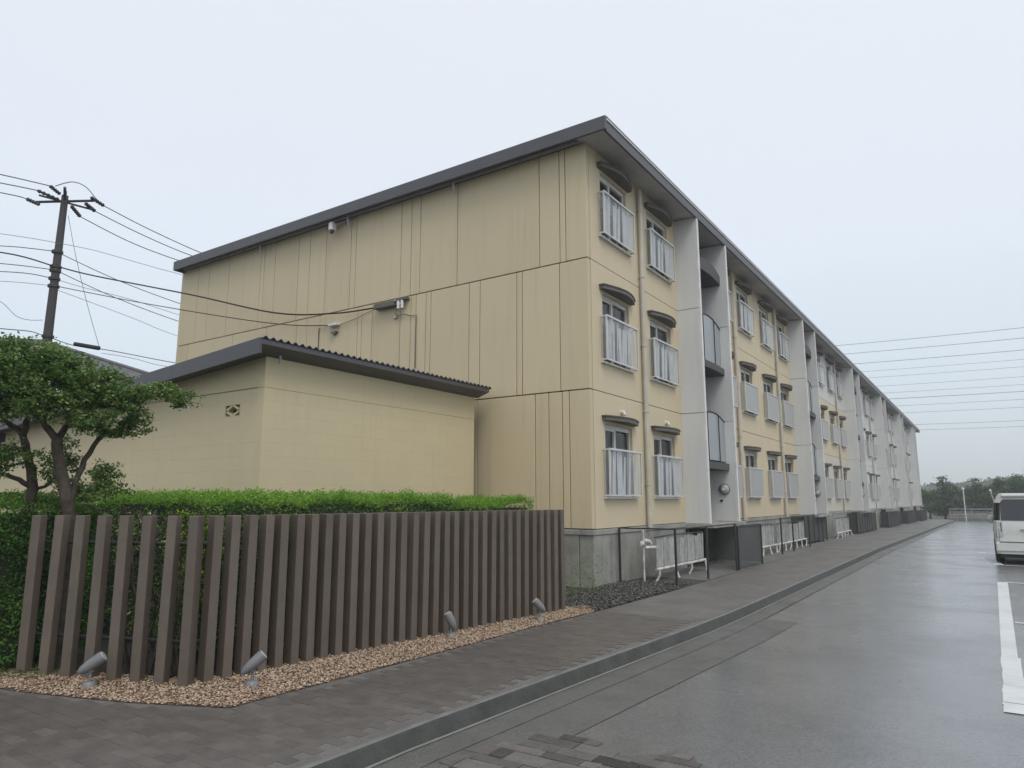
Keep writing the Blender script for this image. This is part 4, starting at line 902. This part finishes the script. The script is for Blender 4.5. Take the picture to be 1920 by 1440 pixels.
CAB = [('p', [(-25.06, 4.23, 11.30), (-23.83, 7.54, 11.30), (-24.14, 9.11, 11.60)], 'topmost power line running left from the pole'),
('p', [(-25.71, 4.38, 11.20), (-24.24, 7.70, 11.20), (-24.38, 8.76, 11.40)], 'middle power line running left from the pole head'),
('p', [(-26.36, 4.54, 11.10), (-24.77, 7.90, 11.10), (-25.13, 8.76, 11.30)], 'lowest of the three power lines left of the pole head'),
('p', [(-23.72, 10.50, 11.35), (-23.78, 11.91, 11.10), (-23.94, 13.83, 10.90), (-24.12, 15.77, 10.80), (-24.3, 45, 11.5)], 'topmost power line running right to the block roof'),
('p', [(-24.18, 10.44, 11.25), (-24.27, 11.99, 11.00), (-24.28, 13.61, 10.80), (-24.44, 15.99, 10.70), (-24.6, 45, 11.4)], 'middle power line running right to the block roof'),
('p', [(-24.95, 10.32, 11.20), (-25.10, 12.05, 10.90), (-25.12, 13.79, 10.75), (-24.9, 16.22, 10.60), (-25, 45, 11.2)], 'lowest of the three power lines right of the pole head'),
('t', [(-25.27, 5.63, 9.40), (-23.29, 7.56, 9.30), (-22.15, 9.71, 9.20), (-21.9, 11.6, 9.1), (-21.9, 45, 9.6)], 'faint thin wire crossing the sky above the cable bundle'),
('c', [(-26.99, 6.08, 9.40), (-24.45, 7.97, 9.30), (-24.05, 8.68, 9.35), (-24.15, 9.45, 9.50)], 'upper black cable of the bundle left of the pole'),
('c', [(-24.23, 9.51, 9.50), (-24.25, 11.5, 9.08), (-24.32, 13.98, 8.80), (-24.34, 16.07, 8.70), (-24.4, 45, 9.2)], 'upper black cable of the bundle sagging right behind the block'),
('k', [(-26.16, 5.91, 9.00), (-23.79, 7.78, 8.90), (-24.18, 9.44, 9.00)], 'thick black cable arriving at the pole from the left'),
('c', [(-26.97, 6.13, 8.90), (-24.61, 8.09, 8.80), (-24.13, 9.39, 8.87)], 'cable just under the thick one left of the pole'),
('c', [(-24.26, 9.54, 8.90), (-24.4, 11.4, 8.52), (-24.7, 13.93, 8.25), (-25, 17.07, 8.10), (-25.3, 45, 9)], 'middle black cable sagging right behind the block corner'),
('c', [(-27.27, 6.24, 8.60), (-24.22, 8.26, 8.50), (-24.18, 9.34, 8.60)], 'lower black cable left of the pole'),
('t', [(-24.19, 9.47, 8.60), (-23.89, 10.27, 8.45), (-23.44, 11.43, 8.30), (-23.63, 13.34, 8.20), (-24.09, 15.94, 8.20), (-24.1, 45, 9)], 'thin wire sagging right between the two service cables'),
('t', [(-27.47, 6.31, 8.40), (-24.80, 8.20, 8.30), (-24.20, 9.33, 8.35)], 'lowest wire of the bundle left of the pole'),
('t', [(-24.28, 9.49, 8.30), (-24.16, 10.51, 8.10), (-24.35, 12.12, 7.90), (-25.20, 14.26, 7.80), (-26.2, 17.94, 7.80), (-26.2, 45, 8.5)], 'lowest thin wire dropping right behind the block corner'),
('c', [(-24.95, 5.87, 6.60), (-23.29, 7.85, 6.50), (-23.43, 8.72, 6.60), (-24.35, 9.45, 6.70)], 'lone low cable left of the pole above the tree'),
('c', [(-24.25, 9.51, 6.70), (-24.42, 10.35, 6.60), (-23.75, 11.05, 6.50), (-23.49, 13.02, 6.40), (-23.59, 15.73, 6.40), (-23.6, 45, 7)], 'lone low cable right of the pole that carries the splice closure'),
('t', [(-23.92, 10.98, 6.40), (-23.93, 12.04, 6.40), (-23.90, 13.06, 6.30), (-24.0, 15.99, 6.30), (-24, 45, 7)], 'faint wire just below the splice closure'),
('t', [(-23.62, 7.08, 7.50), (-23.31, 7.77, 7.30), (-23.89, 8.42, 7.10), (-24.12, 8.87, 7.10), (-24.21, 9.27, 7.20)], 'drooping thin wire left of the pole middle'),
('t', [(-24.14, 9.63, 10.80), (-23.79, 9.84, 9.40), (-23.70, 10.32, 7.80), (-23.44, 10.67, 6.50)], 'thin lead hanging down from the pole head to the splice closure'),
('s', [(-24.11, 9.15, 11.63), (-24.06, 9.60, 11.94), (-24.00, 9.99, 11.91), (-23.93, 10.32, 11.60), (-23.72, 10.50, 11.35)], 'short jumper arching over the pole top'),
('k', [(-24.1, 9.47, 9.0), (-23.2, 10.2, 8.72), (-19.35, 11.28, 7.70), (-15.63, 11.5, 6.62), (-13.4, 11.6, 6.28), (-11.95, 11.68, 6.22)], 'thick black service cable landing on the dark gable bracket'),
('c', [(-24.1, 9.45, 8.35), (-23.2, 10.1, 8.13), (-21.12, 11.0, 7.62), (-17.5, 11.5, 6.75), (-15.2, 11.65, 6.25), (-13.62, 11.7, 6.02)], 'thinner service cable landing on the pale gable anchor')]
def smooth_path(P, n=6):
    P = [Vector(p) for p in P]; Q = []
    for i in range(len(P) - 1):
        p0 = P[max(i - 1, 0)]; p1 = P[i]; p2 = P[i + 1]; p3 = P[min(i + 2, len(P) - 1)]
        if (p2 - p1).length > 12: Q.append(p1); continue
        for j in range(n):
            t = j / n; Q.append(.5 * ((2 * p1) + (p2 - p0) * t + (2 * p0 - 5 * p1 + 4 * p2 - p3) * t * t + (3 * p1 - 3 * p2 + p0 * 1 - p0 * 2 + p3) * t * t * t) if (p3 - p2).length < 12 and (p1 - p0).length < 12 else p1.lerp(p2, t))
    Q.append(P[-1]); return Q
for kd, pts, lab in CAB:
    r = {'p': .016, 't': .008, 'c': .013, 'k': .022, 's': .014}[kd]; m = MB(); m.tube(smooth_path(pts), r, 6)
    tag(build(m, 'overhead_cable', wirem if kd != 't' else wirel), lab, 'cable', 'cables at the utility pole')
# distant transmission lines crossing the sky on the right
for i, (yp, x) in enumerate([(613, 0), (633, 0), (656, 0), (674, 0), (688, 0), (707, 0), (722, 0), (735, 0), (750, 0), (765, 0), (790, 0), (801, 0)]):
    z0 = 1.6 + (937 - yp) / (937 - 613) * (37.8 - 1.6) + (0 if i else 0); m = MB(); P = []
    rightz = z0 + .0; sag = 7 + rnd.uniform(-1, 1)
    for j in range(25):
        xx = -190 + j * 380 / 24; P.append((xx, 180, z0 - 7.5 * (1 - ((xx - 35) / 190) ** 2) + 7.3 + .0))
    m.tube(P, .055 if i in (0, 1, 2, 7) else .035, 5); names = ['topmost', 'second', 'third', 'fourth', 'fifth', 'sixth', 'seventh', 'eighth', 'ninth', 'tenth', 'eleventh', 'lowest']
    tag(build(m, 'transmission_line', wirel), '%s grey transmission line from the top, crossing the sky right of the block' % names[i], 'cable', 'distant transmission lines')

# ------------------------------------------------------------------ parked minivan, rear towards the camera
VX, VY, VZ = .02, 23.5, -.12
van = thing('parked_minivan', (VX + .85, VY + 2.1, VZ), 'white minivan parked tail towards the viewer at the right edge', 'van')
Wd, Ln, Ht = 1.70, 4.35, 1.84
def vsec(z):                                   # half width at height
    return .85 - (.015 if z < .5 else 0) - max(0, z - .95) * .10 - max(0, z - 1.66) * .5
zs = [.27, .45, .62, .80, .95, 1.08, 1.25, 1.45, 1.66, 1.80, 1.87, 1.90]
def rear(z): return VY + (.0 if z < .62 else .05 + (z - .62) * .02 if z < 1.0 else .06 + (z - 1.0) * .17)
def frnt(z): return VY + Ln - (.0 if z < .8 else (z - .8) * .45 if z < 1.0 else .09 + (z - 1.0) * 1.35)
m = MB(); ring = []
for z in zs:
    h = vsec(z); yr, yf = rear(z), frnt(z); c = VX + .85; r_ = .12; pts = []
    for (cx, cy, a0) in ((c - h + r_, yr + r_, 180), (c + h - r_, yr + r_, 270), (c + h - r_, yf - r_, 0), (c - h + r_, yf - r_, 90)):
        for j in range(5): a = R(a0 + 90 * j / 4); pts.append((cx + r_ * math.cos(a), cy + r_ * math.sin(a), z + VZ))
    ring.append(pts)
v = [p for q in ring for p in q]; nn = 20; f = [(i * nn + j, i * nn + (j + 1) % nn, (i + 1) * nn + (j + 1) % nn, (i + 1) * nn + j) for i in range(len(zs) - 1) for j in range(nn)]
f += [tuple(range(nn))[::-1], tuple(range((len(zs) - 1) * nn, len(zs) * nn))]; m.add(v, f, True)
body = build(m, 'body', carpaint, van)
md = body.modifiers.new('bev', 'EDGE_SPLIT'); md.split_angle = R(40)
c = VX + .85
def yrear(z, o=.006): return rear(z) - o
m = MB(); pts = [(-.66, 1.16), (.66, 1.16), (.63, 1.66), (.57, 1.73), (-.57, 1.73), (-.63, 1.66)]; v = [(c + a, yrear(b, .012), b + VZ) for a, b in pts] + [(c + a, yrear(b, -.03), b + VZ) for a, b in pts]; n = 6
m.add(v, [tuple(range(n)), tuple(range(n, 2 * n))[::-1]] + [(i, n + i, n + (i + 1) % n, (i + 1) % n) for i in range(n)]); build(m, 'rear_window', carglass, van)
for sgn, lb in ((-1, ''), (1, '')):
    # side glass band
    m = MB(); zz_ = [1.14, 1.38, 1.64]; v = []
    for z in zz_:
        xo = c + sgn * (vsec(z) + .006); v += [(xo, VY + .30, z + VZ), (xo, VY + 3.25 - (z - 1) * .6, z + VZ)]
    m.add(v, [(0, 1, 3, 2), (2, 3, 5, 4)]); build(m, 'side_window', carglass, van)
    # tail lamp cluster wraps the corner
    m = MB(); zz_ = [.80, 1.05]; 
    for z0, z1, in ((.72, 1.13),):
        p = []
        for z in (z0, z1):
            h = vsec(z); p += [(c + sgn * (h - .20), yrear(z, .012), z + VZ), (c + sgn * (h - .06), yrear(z, .008), z + VZ), (c + sgn * (h + .008), rear(z) + .12, z + VZ), (c + sgn * (h + .006), rear(z) + .22, z + VZ), (c + sgn * (h - .04), rear(z) + .22, z + VZ), (c + sgn * (h - .20), rear(z) + .10, z + VZ)]
        m.add(p, [tuple(range(6))[::-1], tuple(range(6, 12))] + [(i, (i + 1) % 6, 6 + (i + 1) % 6, 6 + i) for i in range(6)])
    tl = build(m, 'tail_lamp', chrome, van)
    m = MB(); h = vsec(.9); m.box((c + sgn * (h - .185), rear(.9) - .013, .86 + VZ), (c + sgn * (h - .165), rear(.9) + .02, 1.1 + VZ), .003); build(m, 'lamp_divider', blk, tl)
    m = MB(); m.box((c + sgn * (vsec(.45) - .16), VY - .014, .40 + VZ), (c + sgn * (vsec(.45) - .06), VY + .02, .44 + VZ), .004); build(m, 'reflector', redl, van)
    m = MB(); v = []
    for z in (1.16, 1.40, 1.64):
        h = vsec(z); v += [(c + sgn * (h - .15), rear(z) - .006, z + VZ), (c + sgn * (h - .06), rear(z) + .010, z + VZ), (c + sgn * (h - .005), rear(z) + .06, z + VZ), (c + sgn * (h + .006), rear(z) + .12, z + VZ), (c + sgn * (h + .006), VY + .5, z + VZ)]
    m.add(v, [(5 * r_i + q, 5 * r_i + q + 1, 5 * r_i + q + 6, 5 * r_i + q + 5) for r_i in range(2) for q in range(4)], True); build(m, 'quarter_glass', carglass, van)
    # mirror
    m = MB(); xo = c + sgn * (vsec(1.05) + .05); m.tube([(xo, VY + 3.18, 1.02 + VZ), (xo, VY + 3.2, 1.10 + VZ), (xo, VY + 3.2, 1.2 + VZ), (xo, VY + 3.2, 1.24 + VZ)], [.05, .085, .08, .03], 12); m.tube([(xo - sgn * .05, VY + 3.2, 1.08 + VZ), (c + sgn * vsec(1.05), VY + 3.25, 1.06 + VZ)], .025, 6); build(m, 'mirror', carpaint, van)
    for yw in (VY + .78, VY + 3.45):
        m = MB(); xc = c + sgn * .76; m.tube([(xc - .10, yw, .31 + VZ), (xc - .08, yw, .31 + VZ), (xc + .08, yw, .31 + VZ), (xc + .10, yw, .31 + VZ)], [.27, .31, .31, .27], 24); wh = build(m, 'wheel', blk, van)
        m = MB(); m.tube([(xc + sgn * .101, yw, .31 + VZ), (xc + sgn * .112, yw, .31 + VZ)], [.20, .18], 16); build(m, 'rim', gutterm, wh)
m = MB(); m.box((c - .84, VY - .035, .33 + VZ), (c + .84, VY + .08, .58 + VZ), .03); build(m, 'rear_bumper', carpaint, van)
m = MB(); m.box((c - .76, VY + .04, .17 + VZ), (c + .76, VY + 4.2, .33 + VZ), .02); build(m, 'underbody', blk, van)
m = MB(); m.box((c - .165, VY + .028, .70 + VZ), (c + .165, VY + .05, .865 + VZ), .004); build(m, 'number_plate', edge_m, van)
m = MB(); m.box((c - .25, VY + .02, .90 + VZ), (c + .25, VY + .05, .94 + VZ), .008); build(m, 'tailgate_handle', chrome, van)
m = MB(); m.box((c - .60, yrear(1.66, .06), 1.80 + VZ), (c + .60, VY + .45, 1.86 + VZ), .015); build(m, 'roof_spoiler', carpaint, van)
m = MB(); m.tube([(c - .05, yrear(1.1, .03), 1.10 + VZ), (c + .35, yrear(1.2, .03), 1.18 + VZ)], .012, 6); build(m, 'rear_wiper', blk, van)
for xs_ in (-.74, .74):
    m = MB(); v = []
    for z in (.60, .9, 1.14): v += [(c + xs_ * (1 - (z - .6) * .05) - .005, rear(z) - .004, z + VZ), (c + xs_ * (1 - (z - .6) * .05) + .005, rear(z) - .004, z + VZ)]
    m.add(v, [(0, 1, 3, 2), (2, 3, 5, 4)]); build(m, 'tailgate_seam', blk, van)
m = MB(); m.box((c - .74, VY - .037, .585 + VZ), (c + .74, VY + .02, .597 + VZ)); build(m, 'bumper_seam', blk, van)
m = MB(); m.tube([(c - .74, VY + 3.3, 1.60 + VZ), (c - .80, VY + 3.28, 1.9 + VZ), (c - .82, VY + 3.2, 2.02 + VZ)], [.012, .01, .03], 8); build(m, 'aerial', edge_m, van)
for y_ in (VY + 1.2,):
    m = MB(); m.box((c - .862, VY + .4, .86 + VZ), (c - .852, VY + 3.2, .88 + VZ)); build(m, 'door_rail', blk, van)

# ------------------------------------------------------------------ far end of the street
fy = 88.5; fz = g(fy)
gf = thing('roadside_fence', (3, fy, fz), 'grey metal fence with pale top rail closing the far end of the street', 'fence')
m = MB(); m.tube([(-3.6, fy, fz + 1.15), (18, fy, fz + 1.15)], .045, 6); build(m, 'top_rail', gutterm, gf)
for z in (.25, .55, .85):
    m = MB(); m.tube([(-3.6, fy, fz + z), (18, fy, fz + z)], .03, 6); build(m, 'mid_rail', gutterm, gf)
for i in range(12):
    m = MB(); x_ = -3.6 + i * 1.95; m.box((x_ - .04, fy - .04, fz - .1), (x_ + .04, fy + .04, fz + 1.2)); build(m, 'post', gutterm, gf)
lw = MB(); lw.box((-3.8, fy + .5, fz - .3), (20, fy + .75, fz + .75)); tag(build(lw, 'retaining_wall', conc), 'low grey concrete wall behind the far street fence', 'wall')
lp = thing('small_lamp_post', (1.0, fy - .4, fz), 'thin pale lamp post at the far fence in front of the trees', 'lamp post')
m = MB(); m.tube([(-2.2, fy - .4, fz - .1), (-2.2, fy - .4, fz + 3.1)], .05, 8); build(m, 'shaft', edge_m, lp)
m = MB(); m.tube([(-2.2, fy - .4, fz + 3.1), (-2.2, fy - .4, fz + 3.3), (-2.2, fy - .4, fz + 3.4)], [.06, .13, .04], 10); build(m, 'lantern', edge_m, lp)

def far_tree(x, y, h, w, lab, kind=0, zb=-.9):
    t = thing('roadside_tree', (x, y, zb), lab, 'tree', 'trees beyond the far end of the street')
    base = Vector((x, y, zb)); paths = [([base, base + Vector((.1, 0, h * .35)), base + Vector((-.05, .1, h * .75))], .13, .04)]
    for i in range(6 if kind != 2 else 22):
        a = rnd.uniform(0, 6.28); z = h * rnd.uniform(.25, .7); e_ = Vector((math.cos(a) * w * rnd.uniform(.3, .55), math.sin(a) * w * .4, z + h * rnd.uniform(.12, .36)))
        paths.append(([base + Vector((0, 0, z)), base + e_ * .6 + Vector((0, 0, z * .35)), base + e_], .05, .015))
    limbs(t, 'trunk', paths)
    bl_ = []
    if kind == 1:
        for i in range(7): bl_.append((x, y, zb + h * (.2 + .12 * i), w * .5 * (1 - i / 8.5), h * .10))
    else:
        for i in range(11 if kind == 0 else 8):
            a = rnd.uniform(0, 6.28); q = rnd.uniform(.1, .36); bl_.append((x + math.cos(a) * w * q, y + math.sin(a) * w * q, zb + h * rnd.uniform(.25, .86 if kind == 0 else .7), w * rnd.uniform(.14, .24), h * rnd.uniform(.08, .14)))
    crown('crown', bl_, 2.6 if kind != 2 else 1.6, 12, .22, .13, leaf_far, t)
for (x, y, h, w, lab, kd) in [(-9.0, 112, 4.6, 5.5, 'low hazy tree half hidden by the end of the block', 0), (-5.0, 110, 4.2, 5, 'wide hazy bush behind the slim upright tree', 0), (-.2, 108, 4.6, 6, 'wide hazy tree mass behind the lamp post', 0), (-6.4, 104, 4.3, 4.5, 'low hazy tree directly beside the far end of the block', 0), (-4.6, 100, 5.4, 3.0, 'slim upright tree right of the far end of the block', 1), (-2.9, 101, 4.6, 3.6, 'rounded bushy tree between the two slim ones', 0),
    (-1.2, 99, 5.1, 2.6, 'slim upright tree behind the pale lamp post', 1), (.6, 100, 4.3, 3.6, 'low bushy tree right of the pale lamp post', 0), (2.6, 98, 5.6, 4.6, 'broad dark tree left of the minivan roof', 0), (5.2, 97, 6.5, 5.4, 'tall twiggy tree above the minivan', 2), (8.8, 99, 6.4, 6, 'twiggy tree at the right edge of the picture', 2), (13, 101, 6, 6, 'bushy tree beyond the right edge behind the minivan', 0), (3.9, 103, 5.0, 5, 'bushy tree behind the twiggy one', 0)]:
    far_tree(x, y, h, w, lab, kd)
# wooded hill far away
v = []; f = []; nx_, ny_ = 60, 8
for j in range(ny_ + 1):
    for i in range(nx_ + 1):
        xx = -320 + i * 640 / nx_; yy = 250 + j * 30; hh = 9.5 * math.sin(math.pi * min(1, j / 4) / 2) * (1 + .25 * math.sin(xx * .021 + 1) + .1 * math.sin(xx * .08)); v.append((xx, yy, -2.6 + hh + rnd.uniform(-.4, .4)))
for j in range(ny_):
    for i in range(nx_): k_ = j * (nx_ + 1) + i; f.append((k_, k_ + 1, k_ + nx_ + 2, k_ + nx_ + 1))
m = MB(); m.add(v, f, False); hl = build(m, 'hill', hillm); struct(hl)
P = np.stack([nr.uniform(-150, 150, 9000), nr.uniform(255, 330, 9000), np.zeros(9000)], 1)
hh = -2.6 + 9.5 * np.sin(np.pi * np.minimum(1, (P[:, 1] - 250) / 120) / 2) * (1 + .25 * np.sin(P[:, 0] * .021 + 1) + .1 * np.sin(P[:, 0] * .08)); P[:, 2] = hh + nr.uniform(.0, 2.0, len(P))
V, F, TT = leaves(P, 1.4, nr.uniform(0, 1, len(P)), 0, .8); fo = put('hill_woodland', rawmesh('hill_woodland', V, F, TT, leaf_far)); tag(fo, 'far hazy woodland covering the low hill', 'woodland', kind='stuff')

# ------------------------------------------------------------------ damp haze
hz = MB(); hz.box((-340, -70, -9), (340, 520, 42)); hm = bpy.data.materials.new('haze'); hm.use_nodes = True; t = hm.node_tree; t.nodes.clear()
o_ = t.nodes.new('ShaderNodeOutputMaterial'); pv_ = t.nodes.new('ShaderNodeVolumePrincipled'); pv_.inputs['Color'].default_value = (.93, .96, 1, 1); pv_.inputs['Density'].default_value = .0012; pv_.inputs['Anisotropy'].default_value = .2
t.links.new(pv_.outputs[0], o_.inputs['Volume']); ho = build(hz, 'haze', hm); ho['kind'] = 'stuff'; ho['label'] = 'thin rainy haze over the street'; ho['category'] = 'haze'
